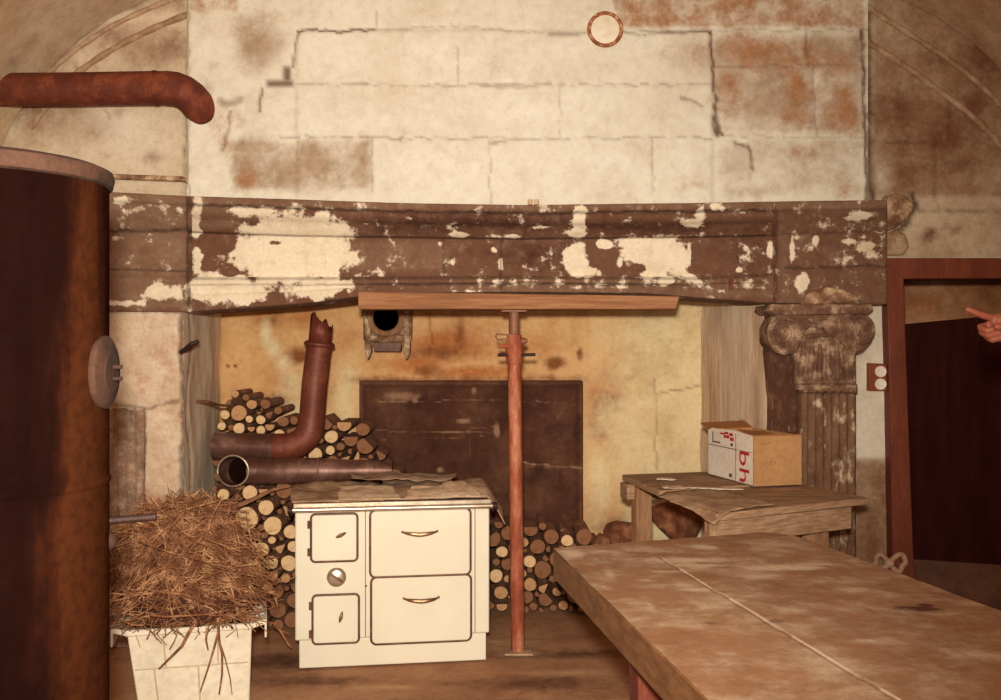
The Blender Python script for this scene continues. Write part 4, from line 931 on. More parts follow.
logpile(low, 5.36, .30, 'woodpile beside cooker', 'logs stacked beside the cooker', None, 21, 'jamb')
back = [(239, 413, 8.5, 1), (224, 415, 5, 0), (220.5, 426.5, 4.5, 0), (239.5, 428.3, 6.2, 0), (249.8, 419, 4, 0), (260, 420, 5, 0), (250.6, 428.3, 4, 1), (260, 430.5, 5, 0), (251.5, 404.5, 5.6, 1), (235, 394, 4.3, 1), (243.5, 398, 4, 2), (228, 404, 4.5, 2), (280, 434, 5.5, 0), (270, 426, 5, 1), (268, 415, 5, 2), (282, 422, 6, 2),
        (331, 437, 7.2, 0), (344, 424.5, 7.6, 1), (330, 450.5, 5, 0), (315.5, 454.5, 7.5, 0), (349, 440, 8, 2), (384, 467, 5.6, 0), (302, 460, 5, 1), (346, 460, 5.5, 1), (364, 447, 9.5, 2), (362, 465, 7.5, 2),
        (502, 552, 6.3, 0), (529.5, 561, 7, 0), (522, 573, 5, 1), (496, 577, 7.3, 0), (507.5, 579.5, 4, 1), (501, 592.5, 7.3, 1), (502, 606, 6, 1), (530, 584, 7, 1), (544, 588, 5.8, 1), (546.5, 602, 8, 2), (563.5, 606, 5.2, 1), (567, 540, 6.5, 0), (552, 539, 8.3, 2), (543, 572, 9.5, 2), (524, 543, 5, 1), (508.5, 535, 8, 2), (531, 531.5, 8, 2), (557, 592, 5, 1), (527, 599, 7, 2)]
low_top = 350 + (CAMZ - .66) / 5.70 * F
back = fill(back, [(216, 505), (216, 412), (230, 392), (242, 390), (262, 402), (288, 418), (305, 425), (338, 418), (356, 424), (376, 446), (392, 464), (400, 505)], 2.6, 8, 2500, 2, 8)
back = fill(back, [(302, 615), (302, 505), (400, 498), (440, 510), (486, 515), (486, 615)], 8, 13, 900, 2, 9)
back = fill(back, [(216, 615), (216, 505), (302, 505), (302, 615)], 9, 13, 900, 2, 10)
back = fill(back, [(486, 615), (486, 524), (520, 522), (560, 530), (590, 540), (604, 556), (610, 615)], 2.6, 9, 3000, 2, 11)
logpile(back, 5.68, .36, 'back woodpile', 'logs stacked against the hearth wall', None, 22, 'hooked pier')

# long brown stick leaning across the pile
o = part('dry_branch', MB().tube([P(206, 517, 5.2), P(232, 508, 5.22), P(258, 497, 5.24), P(272, 490, 5.26), P(290, 486, 5.28)], [.012, .012, .011, .009, .006], 8), 'barkdark', None, P(245, 502, 5.23))
tag(o, 'dark dry branch lying slantwise across the face of the woodpile', 'branch')
# rough stones at the foot of the hearth wall
def stone(px, py, D, s, lab, seed, name='rubble_stone', mat='rubble'):
    q = P(px, py, D); mb = MB().ball((0, 0, 0), 1, 9)
    R_ = random.Random(seed); k = Vector((R_.random() * 9, R_.random() * 9, 0))
    pl = [(Vector((R_.uniform(-1, 1), R_.uniform(-1, 1), R_.uniform(-.6, 1))).normalized(), R_.uniform(.55, .8)) for _ in range(9)]
    for i, v in enumerate(mb.v):
        w = v.copy()
        for nrm, d in pl:
            e = w.dot(nrm) - d
            if e > 0: w -= nrm * e
        mb.v[i] = Vector((w.x * s[0], w.y * s[1], w.z * s[2])) + Vector((q.x, q.y, q.z))
    o = part(name, mb, mat, None, tuple(q), smooth=40); tag(o, lab, 'stone', 'rubble heap under the bench')
for i, (px, py, D, s, lab) in enumerate([(622, 532, 5.85, (.12, .13, .10), 'red-brown rubble stone heaped against the hearth wall behind the big table'), (601, 541, 5.8, (.06, .1, .055), 'small tan rubble stone next to the log ends by the big table corner'),
                                         (678, 520, 5.85, (.18, .14, .17), 'big dark red rubble stone in the shade under the plank side table'), (621, 582, 5.8, (.11, .14, .19), 'lower rubble stone bearing the red-brown one'),
                                         (660, 582, 5.8, (.11, .14, .19), 'lower rubble stone at the middle of the heap under the plank table'), (700, 582, 5.8, (.10, .13, .19), 'lower rubble stone nearest the streaked jamb')]):
    stone(px, py, D, s, lab, 40 + i)

# ------------------------------------------------------------------ small plank table with carton
def bench():
    FL, FR, BL, BR = (.849, 3.93), (1.605, 4.36), (.62, 5.19), (1.26, 5.36)
    zt = .87; th = .03
    t = thing('plank_bench', 'rough plank side table with overhanging boards standing in the hearth corner', 'table', (1.1, 4.7, 0))
    def top(u, v, z):
        x = (FL[0] * (1 - u) + FR[0] * u) * (1 - v) + (BL[0] * (1 - u) + BR[0] * u) * v; y = (FL[1] * (1 - u) + FR[1] * u) * (1 - v) + (BL[1] * (1 - u) + BR[1] * u) * v
        return Vector((x, y, z))
    mb = MB(); e = .004
    for k in range(4):   # boards of the top run from front to back
        v0, v1 = k / 4 + (e if k else 0), (k + 1) / 4 - e
        dz = [.0, -.004, .003, -.002][k]; j = [.0, .02, -.012, .015][k]
        mb.hexa([top(-.0 + j * (k > 0), v0, zt - th + dz), top(1 + j * .6, v0, zt - th + dz), top(1 + j * .6, v1, zt - th + dz), top(j * (k > 0), v1, zt - th + dz)], [top(j * (k > 0), v0, zt + dz), top(1 + j * .6, v0, zt + dz), top(1 + j * .6, v1, zt + dz), top(j * (k > 0), v1, zt + dz)])
    part('tabletop', mb, 'plank', t, bevel=.003)
    def board(u0, v0, u1, v1, z0, z1, w, nm, mat):
        a, b = top(u0, v0, 0), top(u1, v1, 0); d = (b - a).normalized(); n = Vector((-d.y, d.x, 0)) * w
        return part(nm, MB().hexa([a + Vector((0, 0, z0)), b + Vector((0, 0, z0)), b + n + Vector((0, 0, z0)), a + n + Vector((0, 0, z0))], [a + Vector((0, 0, z1)), b + Vector((0, 0, z1)), b + n + Vector((0, 0, z1)), a + n + Vector((0, 0, z1))]), mat, t, bevel=.003)
    zb = zt - th - .006
    board(.0, .02, .90, .02, zb - .095, zb, .03, 'apron', 'plank')
    board(.03, .95, .9, .95, zb - .095, zb, .03, 'apron', 'plank')
    board(.06, .88, .06, .97, zb - .075, zb, .05, 'corner_block', 'plank'); board(.86, .96, .86, .05, zb - .08, zb, .03, 'side_rail', 'plank')
    for u, v, w in ((.05, .06, .10), (.68, .06, .09), (.05, .86, .085), (.74, .86, .085)):
        a = top(u, v, 0); s = w; d = (top(1, v, 0) - top(0, v, 0)).normalized(); n = Vector((-d.y, d.x, 0))
        q = [a, a + d * s, a + d * s + n * s * .8, a + n * s * .8]
        part('leg', MB().hexa(q, [p + Vector((0, 0, zb - .003)) for p in q]), 'plankleg', t, bevel=.004)
    return top, zt
btop, bz = bench()
q = [btop(-.03, -.02, 0), btop(.40, .03, 0), btop(.34, .42, 0), btop(-.05, .46, 0)]
sheet('brown_paper', 'brown wrapping paper hanging over the corner of the plank side table', 'paperA', [(p.x, p.y) for p in q], bz + .004, .006, 21, cat='paper', thick=.0015,
      edgef=lambda U, V: -.022 * np.clip((.22 - U) / .22, 0, 1) * np.clip((.45 - V) / .45, 0, 1) - .02 * np.clip((.14 - U) / .14, 0, 1))
q = [btop(.16, .46, 0), btop(.44, .34, 0), btop(.47, .37, 0), btop(.18, .50, 0)]
sheet('paper_strip', 'narrow white paper strip lying before the printed carton', 'paperD', [(p.x, p.y) for p in q], bz + .010, .004, 23, cat='paper', thick=.002, nu=14, nv=6)
q = [btop(.12, .74, 0), btop(.24, .70, 0), btop(.27, .76, 0), btop(.16, .80, 0)]
sheet('paper_strip', 'small white paper scrap on the table behind the printed carton', 'paperD', [(p.x, p.y) for p in q], bz + .006, .006, 27, cat='paper', thick=.002, nu=10, nv=6)
q = [btop(.02, .50, 0), btop(.20, .44, 0), btop(.22, .52, 0), btop(.04, .58, 0)]
sheet('wood_splinter_scrap', 'curled brown paper scrap near the bench edge beside the strip', 'paperB', [(p.x, p.y) for p in q], bz + .006, .012, 29, cat='paper', thick=.002, nu=10, nv=6)

def carton():
    zb = bz + .006
    D0 = (CAMZ - zb) / (486.5 - 350) * F          # near corner depth from its foot on the table
    c0 = P(753.5, 350, D0); c0.z = zb
    Dl = (CAMZ - zb) / (474 - 350) * F; cl = P(708, 350, Dl); cl.z = zb
    Dr = (CAMZ - zb) / (484.5 - 350) * F; cr = P(801.5, 350, Dr); cr.z = zb
    H = (487 - 437) * D0 / F; up = Vector((0, 0, H))
    c3 = cl + (cr - c0)
    t = thing('carton', 'open cardboard carton with white printed side and red lettering', 'box', (c0 + c3) / 2)
    nl = (cl - c0).normalized(); nr = (cr - c0).normalized()
    oL = -nr * .002; oR = -nl * .002
    th = .005
    part('printed_side', MB().hexa([c0, cl, cl + nr * th, c0 + nr * th], [c0 + up, cl + up * .97, cl + up * .97 + nr * th, c0 + up + nr * th]), 'cardwhite', t)
    part('plain_side', MB().hexa([c0 + oR, cr + oR, cr + nl * th, c0 + nl * th], [c0 + up + oR, cr + up * 1.0 + oR, cr + up + nl * th, c0 + up + nl * th]), 'cardboard', t)
    part('back_side', MB().hexa([cl, c3, c3 - nl * th, cl - nl * th], [cl + up * .97, c3 + up, c3 + up - nl * th, cl + up * .97 - nl * th]), 'cardboard', t)
    part('far_side', MB().hexa([cr, c3, c3 - nr * th, cr - nr * th], [cr + up, c3 + up, c3 + up - nr * th, cr + up - nr * th]), 'cardboard', t)
    part('bottom', MB().hexa([c0, cr, c3, cl], [p + Vector((0, 0, .004)) for p in (c0, cr, c3, cl)]), 'cardboard', t)
    # flaps
    mb = MB(); a, b = cl + up * .97, c3 + up; out = nl * .09 + Vector((0, 0, .028))
    mb.hexa([a, b, b + out, a + out], [p + Vector((0, 0, .004)) for p in (a, b, b + out, a + out)]); part('flap', mb, 'cardin', t)
    a, b = c0 + up, cr + up; i_ = nl * .10 + Vector((0, 0, -.03)); mb = MB()
    mb.hexa([a + nl * .006, b + nl * .006, b + i_, a + i_], [p + Vector((0, 0, .004)) for p in (a + nl * .006, b + nl * .006, b + i_, a + i_)]); part('flap', mb, 'cardin', t)
    a, b = c0 + up, cl + up * .97
    tri = [c0 + up * 1.0 - nr * .003, c0.lerp(cl, .40) + up * 1.10 - nr * .003, cl + up * .98 - nr * .003]
    part('flap', MB().prism([a + nr * .002, a.lerp(b, .42) + Vector((0, 0, .014)) + nr * .01, a.lerp(b, .95) + Vector((0, 0, .012)) + nr * .01, b + nr * .002], nr * .004), 'cardwhite', t)
    part('flap', MB().prism([a + nr * .006 + nl * .001, a.lerp(b, .40) + Vector((0, 0, .018)) + nr * .016, a + nr * .09 + nl * .06 + Vector((0, 0, .014)), a + nr * .13 + Vector((0, 0, .004))], Vector((0, 0, .004))), 'cardin', t)
    # printing on the white side
    def q(s, h): return c0.lerp(cl, s) + Vector((0, 0, H * h)) - nr * .0035
    def bar(s0, h0, s1, h1, m, nm): part(nm, MB().prism([q(s0, h0), q(s1, h0), q(s1, h1), q(s0, h1)], nr * .001), m, t)
    bar(.36, .66, .985, .675, 'ink', 'printed_line'); bar(.355, .02, .362, .99, 'ink', 'printed_line'); bar(.03, .665, .355, .673, 'ink', 'printed_line')
    bar(.86, .74, .88, .96, 'ink', 'printed_bracket'); bar(.70, .73, .88, .76, 'ink', 'printed_bracket'); bar(.44, .07, .50, .14, 'ink', 'printed_mark')
    bar(.42, .72, .47, .78, 'ink', 'printed_mark')
    def text(body, size, s, h, rot, m, nm, squash=1.):
        cu = bpy.data.curves.new(nm, 'FONT'); cu.body = body; cu.size = size; cu.extrude = .0004; cu.align_x = 'CENTER'; cu.align_y = 'CENTER'
        tmp = bpy.data.objects.new(nm, cu); col.objects.link(tmp)
        bpy.context.view_layer.update()
        me = bpy.data.meshes.new_from_object(tmp.evaluated_get(bpy.context.evaluated_depsgraph_get())); me.name = nm
        bpy.data.objects.remove(tmp)
        ex = -nl if (-nl).x > 0 else nl; ez = Vector((0, 0, 1)); a = math.radians(rot)
        fx = ex * math.cos(a) + ez * math.sin(a); fy = -ex * math.sin(a) + ez * math.cos(a)
        L = rootloc(t); o_ = q(s, h)
        for v in me.vertices:
            w = o_ + fx * (v.co.x) + fy * (v.co.y * squash) - nr * (v.co.z + .0008); v.co = w - L
        me.materials.clear(); me.materials.append(M[m]); me.update()
        o = bpy.data.objects.new(nm, me); col.objects.link(o); o.parent = t
    text('bh', .165, .185, .35, -90, 'red', 'lettering', .85)
    # red mark on the upper panel, too worn to read
    for k, (s0, h0, s1, h1) in enumerate(((.42, .93, .50, .99), (.50, .87, .62, .93), (.40, .83, .48, .9), (.60, .93, .70, .97), (.52, .95, .60, 1.0))): bar(s0, h0, s1, h1, 'red', 'printed_mark')
    def q2(s, h): return c0.lerp(cr, s) + Vector((0, 0, H * h)) - nl * .0035
    for s, h, w, z in ((.12, .83, .05, .05), (.2, .83, .04, .05), (.28, .84, .04, .04), (.26, .47, .03, .06), (.33, .46, .04, .05), (.41, .45, .05, .03), (.29, .42, .12, .015)):
        part('pencil_mark', MB().prism([q2(s, h), q2(s + w, h), q2(s + w * .8, h + z), q2(s + w * .2, h + z * .7)], nl * .001), 'ink2', t)
M['ink2'] = simple('faint_pencil', [(0, (154, 104, 62)), (1, (164, 114, 70))], 9, rough=.9, bs=.02)
carton()

# ------------------------------------------------------------------ big table
def bigtable():
    FLc = Vector((.190, 3.60, 0)); FRc = Vector((1.12, 3.955, 0)); NRc = Vector((1.615, 1.51, 0)); NLc = Vector((.498, 1.557, 0))
    zt = .80
    t = thing('long_table', 'long heavy wooden table with flour-dusted top and thick brown edge', 'table', (.85, 2.75, 0))
    U, V = np.meshgrid(np.linspace(0, 1, 190), np.linspace(0, 1, 300))
    # round the far corner a little
    x = (FLc.x * (1 - U) + FRc.x * U) * (1 - V) + (NLc.x * (1 - U) + NRc.x * U) * V; y = (FLc.y * (1 - U) + FRc.y * U) * (1 - V) + (NLc.y * (1 - U) + NRc.y * U) * V
    cr = np.clip((U - .86) / .14, 0, 1) ** 2; y = y - .10 * cr * np.clip(1 - V / .08, 0, 1)
    cx = 500.5 + x / y * F; cyy = 350 + (CAMZ - zt) / y * F
    # stains laid out over the board surface (metres)
    A = ell(x, y, [(.62, 3.40, .14, .05, .95), (.66, 3.32, .10, .035, .9), (.55, 3.22, .10, .03, .6), (.92, 3.28, .16, .045, .9), (1.05, 3.33, .10, .03, .8), (.74, 3.62, .05, .05, .85), (.45, 3.1, .05, .03, .6), (.60, 2.98, .09, .03, .8), (.72, 2.9, .07, .05, .6), (.5, 3.55, .15, .04, .55), (.25, 3.5, .06, .12, .7), (.8, 2.75, .12, .06, .6), (1.0, 2.8, .2, .05, .5), (1.2, 2.7, .1, .03, .5), (.9, 2.45, .2, .05, .5), (.55, 2.7, .1, .04, .5), (1.0, 3.75, .2, .05, .5), (.35, 3.2, .03, .2, .6), (.42, 2.8, .03, .15, .6)])
    A = np.maximum(A, .36 + .4 * (fbm(x * 5, y * 9, 4, 4) - .5))
    R = .4 + .8 * (fbm(x * 4, y * 3, 4, 6) - .45)
    G = ell(x, y, [(1.15, 2.76, .06, .03, 1.), (1.19, 2.8, .025, .02, 1.), (.72, 2.62, .05, .03, .7), (.55, 2.62, .03, .02, .6), (1.38, 2.4, .2, .08, .3)])
    seam = U - (.33 + .03 * V); B = np.clip(1.2 - np.abs(seam) / .0035, 0, 1) * .9 * (V > .12)
    A = np.maximum(A, np.clip(1.2 - np.abs(seam - .006) / .006, 0, 1) * .75 * (V > .15)); B = np.maximum(B, np.clip(1.2 - np.abs(U - .665) / .003, 0, 1) * .35)
    Z = zt + .006 * (fbm(x * 6, y * 4, 4, 3) - .5) - .006 * (B > .5)
    top = np.stack([x, y, Z], -1)
    low = top[[0, -1]].copy()
    g = grid('tabletop', top, F4(R, G, B, A), 'tabletop', t)
    # thick edge boards closing the slab
    c = [FLc, FRc, NRc, NLc]; zb = zt - .108
    def edge(a, b, nm, inset=.0):
        d = (b - a).normalized(); n = Vector((d.y, -d.x, 0)) * .035
        up = lambda p, z: Vector((p.x, p.y, z))
        part(nm, MB().hexa([up(a, zb), up(b, zb), up(b + n, zb), up(a + n, zb)], [up(a, zt - .001), up(b, zt - .001), up(b + n, zt - .003), up(a + n, zt - .003)]), 'apron', t, bevel=.005)
    edge(NLc, FLc, 'edge_board'); 
    FRm = Vector((1.01, 3.91, 0)); FRn = Vector((1.148, 3.845, 0))
    edge(FLc, FRm, 'edge_board'); edge(FRm, FRn, 'edge_board'); edge(FRn, NRc, 'edge_board'); edge(NRc, NLc, 'edge_board')
    part('underside', MB().prism([Vector((p.x, p.y, zb + .03)) for p in (FLc.lerp(NRc, .03), FRn.lerp(NLc, .05), NRc.lerp(FLc, .03), NLc.lerp(FRc, .03))], (0, 0, .02)), 'redleg', t)
    ax = (NLc - FLc).normalized(); sx = Vector((-ax.y, ax.x, 0));
    if sx.x < 0: sx = -sx
    for s, w in ((.80, .05), (1.95, .06), (.80, .86), (1.95, .92)):
        p = FLc + ax * s + sx * w
        q = [p, p + sx * .10, p + sx * .10 + ax * .10, p + ax * .10]; r = [p + sx * .012 + ax * .012, p + sx * .088 + ax * .012, p + sx * .088 + ax * .088, p + sx * .012 + ax * .088]
        part('leg', MB().hexa(r, [v + Vector((0, 0, zb + .032)) for v in q]), 'redleg', t, bevel=.006)
bigtable()
def cordknot():
    q = P(892, 563, 3.85)
    z = None
    t = MB(); x0, y0, z0 = 2.09, 5.22, 0
    c = P(889, 563, 5.20)
    pts = [c + Vector((.085 * math.cos(a) * (1 if a < math.pi else .8), -.0, .045 * math.sin(2 * a))) for a in [i / 30 * 2 * math.pi for i in range(30)]]
    t.tube(pts, .014, 8, closed=True); t.ball(c, .028, 8)
    tag(part('knotted_cord', t, 'blackrag', None, tuple(c)), 'pale knotted cord tied low on the door frame behind the long table', 'cord')
cordknot()

# ------------------------------------------------------------------ crate with kindling
CU = Vector((.973, .23, 0)); CN = Vector((-.23, .973, 0)); CO = Vector((-1.552, 4.15, 0)); CW, CD, czt = .505, .50, .345
def C(u, d, z): return CO + CU * u + CN * d + Vector((0, 0, z))
def crate():
    zt = czt; W, D = CW, CD
    t = thing('plastic_crate', 'white plastic crate full of kindling with flared rim and handle lip', 'crate', C(W / 2, D / 2, 0))
    tl, tr, tp = .045, .010, .03
    corner = lambda z: [(tl * (1 - z / zt), tp * (1 - z / zt)), (W - tr * (1 - z / zt), tp * (1 - z / zt)), (W - tr * (1 - z / zt), D - tp * (1 - z / zt)), (tl * (1 - z / zt), D - tp * (1 - z / zt))]
    ins = lambda q, k: [(W / 2 + (u - W / 2) * k, D / 2 + (d - D / 2) * k) for u, d in q]
    B, T = corner(0), corner(zt)
    vs = [C(u, d, 0) for u, d in B] + [C(u, d, zt) for u, d in T] + [C(u, d, .012) for u, d in ins(B, .95)] + [C(u, d, zt) for u, d in ins(T, .95)]
    fs = [[3, 2, 1, 0]] + [[i, (i + 1) % 4, 4 + (i + 1) % 4, 4 + i] for i in range(4)] + [[8, 9, 10, 11]] + [[8 + (i + 1) % 4, 8 + i, 12 + i, 12 + (i + 1) % 4] for i in range(4)] + [[4 + i, 4 + (i + 1) % 4, 12 + (i + 1) % 4, 12 + i] for i in range(4)]
    part('tub', MB().add(vs, fs), 'crate', t, smooth=30, bevel=.006)
    for sx, ue in ((1, W), (-1, 0)):
        w = .066 * sx; prof = [(0, 0), (w * .5, .012), (w, .018), (w, -.06), (w * .86, -.06), (w * .86, -.004), (w * .4, -.012), (0, -.02)]
        a = [C(ue - .004 * sx + pu, -.006, zt + pz) for pu, pz in prof]
        if sx < 0: a = a[::-1]
        part('handle_lip', MB().prism(a, CN * (D + .012)), 'crate', t, bevel=.003)
        for dd in (.10, .22, .34):
            part('lip_hole', MB().prism([C(ue + w * .25, dd, zt + .008), C(ue + w * .75, dd, zt + .016), C(ue + w * .75, dd + .06, zt + .016), C(ue + w * .25, dd + .06, zt + .008)], (0, 0, .002)), 'cardwhite', t)
    part('front_lip', MB().box((-.006, -.012, zt - .020), (W + .006, .012, zt + .006), C), 'crate', t, bevel=.006)
    part('back_lip', MB().box((-.006, D - .012, zt - .020), (W + .006, D + .012, zt + .006), C), 'crate', t, bevel=.006)
    def g(u0, z0, u1, z1):
        f = lambda u, z: C(tl * (1 - z / zt) + u * (W - (tl + tr) * (1 - z / zt)), tp * (1 - z / zt) - .001, z)
        part('front_groove', MB().tube([f(u0, z0), f(u1, z1)], .0035, 6), 'crateline', t)
    g(.02, .18, .98, .18); g(.28, .18, .28, .32); g(.18, .02, .18, .18); g(.72, .18, .72, .32); g(.55, .02, .55, .18)
crate()
def twig_path(p, d, L, R_, n=5, wig=.12):
    pts = [Vector(p)]; d = Vector(d).normalized()
    for _ in range(n):
        d = (d + Vector((R_.uniform(-wig, wig), R_.uniform(-wig, wig), R_.uniform(-wig, wig)))).normalized(); pts.append(pts[-1] + d * L / n)
    return pts
def kindling():
    R_ = random.Random(5); mb = MB(); CX, CY = CW * .46, CD * .46
    cnt = 0; tries = 0
    def hgt(u, d):
        e = math.sqrt(((u - CX + .03) / .42) ** 2 + ((d - CY - .02) / .38) ** 2)
        return czt - .02 + .54 * max(0., 1 - e ** 1.5) ** 1.0 * (1 + .10 * math.sin(u * 13 + d * 9))
    while cnt < 1900 and tries < 60000:
        tries += 1
        a = R_.uniform(0, 6.283); q = math.sqrt(R_.random()); u = CX + math.cos(a) * q * .39; d = CY + math.sin(a) * q * .36
        h = hgt(u, d); z = h - abs(R_.gauss(0, .03)) + .022
        az = R_.gauss(0, 1.0) + (math.pi if R_.random() < .5 else 0)
        # twigs lie along the surface of the heap
        e = .02; gu = (hgt(u + e, d) - hgt(u - e, d)) / (2 * e); gd = (hgt(u, d + e) - hgt(u, d - e)) / (2 * e)
        sl = max(-1.1, min(1.1, gu * math.cos(az) + gd * math.sin(az))); el = math.atan(sl) * .85 + R_.gauss(0, .30)
        dv = CU * (math.cos(az) * math.cos(el)) + CN * (math.sin(az) * math.cos(el)) + Vector((0, 0, math.sin(el))); L = R_.uniform(.10, .34) if R_.random() < .85 else R_.uniform(.34, .5)
        pts = twig_path(C(u, d, z) - dv * L / 2, dv, L, R_, 5, .2)
        bad = False
        for p in pts:
            r = p - CO; uu, dd = r.dot(CU), r.dot(CN)
            if p.z < czt + .03 and not (.04 < uu < CW - .04 and .04 < dd < CD - .04): bad = True
            if p.z < czt - .03 or uu < -.17 or uu > CW + .13 or dd < -.16 or p.z > czt + .55: bad = True
        if bad: continue
        r = R_.choice([.0016, .0020, .0025, .0032, .0042])
        m = MB().tube(pts, [r, r, r * .95, r * .85, r * .75, r * .5], 5); mb.add(m.v, m.f); cnt += 1
        if R_.random() < .3:
            m = MB().tube(twig_path(pts[3], (pts[4] - pts[3]).normalized() + Vector((R_.uniform(-.7, .7), R_.uniform(-.7, .7), R_.uniform(-.2, .6))), L * .4, R_, 3, .2), [r * .7, r * .6, r * .5, r * .35], 4); mb.add(m.v, m.f)
    # frayed ends along the rim
    for _ in range(170):
        u = R_.uniform(-.01, CW + .01); L = R_.uniform(.05, .16)
        dv = CU * R_.uniform(-.9, .9) - CN * R_.uniform(.25, .7) + Vector((0, 0, R_.uniform(-.35, .15)))
        pts = twig_path(C(u, R_.uniform(.0, .06), czt + R_.uniform(.022, .07)), dv, L, R_, 4, .2); r = R_.choice([.0016, .002, .0028])
        m = MB().tube(pts, r, 5); mb.add(m.v, m.f)
    L0 = C(CX, CY, czt)
    o = part('kindling_heap', mb, 'twig', None, tuple(L0)); tag(o, 'tangled heap of thin red-brown twigs piled in the white crate', 'kindling', None, 'stuff')
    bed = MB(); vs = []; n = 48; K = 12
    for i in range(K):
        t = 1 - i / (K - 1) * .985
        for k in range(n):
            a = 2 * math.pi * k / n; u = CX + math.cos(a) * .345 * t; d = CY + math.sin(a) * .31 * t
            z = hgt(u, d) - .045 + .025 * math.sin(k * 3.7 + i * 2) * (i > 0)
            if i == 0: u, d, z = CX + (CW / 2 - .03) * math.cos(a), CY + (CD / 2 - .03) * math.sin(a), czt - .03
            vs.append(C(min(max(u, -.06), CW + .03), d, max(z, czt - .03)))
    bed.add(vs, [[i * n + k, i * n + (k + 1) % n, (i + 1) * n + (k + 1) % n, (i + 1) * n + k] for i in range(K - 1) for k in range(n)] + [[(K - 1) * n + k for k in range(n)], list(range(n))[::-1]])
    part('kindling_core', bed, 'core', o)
    # single twigs that stand out of the heap
    def tw(pts, r, lab, fork=None):
        m = MB().tube([P(*p) for p in pts], [r * (1 - .5 * i / (len(pts) - 1)) for i in range(len(pts))], 7)
        for fk in fork or []: m.tube([P(*p) for p in fk], [r * .6 * (1 - .5 * i / (len(fk) - 1)) for i in range(len(fk))], 6)
        o = part('twig', m, 'twig', None, tuple(P(*pts[0]))); tag(o, lab, 'twig', 'single twigs hanging from the crate')
    tw([(198, 618, 4.20), (188, 634, 4.185), (182, 646, 4.18), (170, 658, 4.18), (159, 669, 4.19)], .0085, 'thick bent twig hanging down slantwise over the crate front')
    tw([(221, 610, 4.2), (218, 632, 4.19), (214, 648, 4.19), (208, 668, 4.19), (200, 692, 4.2)], .006, 'slim twig hanging straight down the crate front beside the forked one')
    tw([(218, 618, 4.2), (219, 640, 4.185), (222, 655, 4.18), (222, 674, 4.18), (219, 694, 4.18)], .006, 'forked twig hanging low over the crate front', [[(219, 640, 4.185), (225, 658, 4.18), (230, 678, 4.18), (232, 694, 4.18)]])
    tw([(207, 628, 4.2), (206, 640, 4.19), (208, 650, 4.185)], .006, 'short stubby twig poking over the crate rim')
    tw([(160, 560, 4.5), (166, 520, 4.5), (176, 503, 4.52), (186, 495, 4.55)], .0055, 'curved twig rising highest out of the kindling heap', [[(166, 520, 4.5), (172, 515, 4.5), (187, 498, 4.5)]])
    tw([(150, 560, 4.4), (141, 545, 4.4), (147, 532, 4.42), (150, 525, 4.45)], .005, 'short crooked twig standing up at the tank side of the heap')
    tw([(235, 560, 4.45), (258, 572, 4.42), (277, 583, 4.42), (296, 577, 4.5)], .004, 'thin twig stretching out of the heap towards the cooker', [[(258, 572, 4.42), (272, 573, 4.42), (285, 566, 4.45)]])
    tw([(222, 572, 4.3), (238, 590, 4.27), (252, 606, 4.25), (262, 618, 4.25)], .0045, 'twig lying across the handle lip of the crate', [[(238, 590, 4.27), (244, 600, 4.26), (246, 612, 4.26)]])
kindling()
o = part('twig', MB().tube([P(272, 622, 4.75), P(280, 630, 4.78), P(288, 644, 4.8), P(292, 648, 4.8)], [.005, .006, .005, .003], 6).tube([P(280, 630, 4.78), P(290, 634, 4.8)], [.004, .002], 6), 'twig', None, tuple(P(280, 630, 4.78)))
tag(o, 'loose twig leaning in the gap between crate and cooker', 'twig')

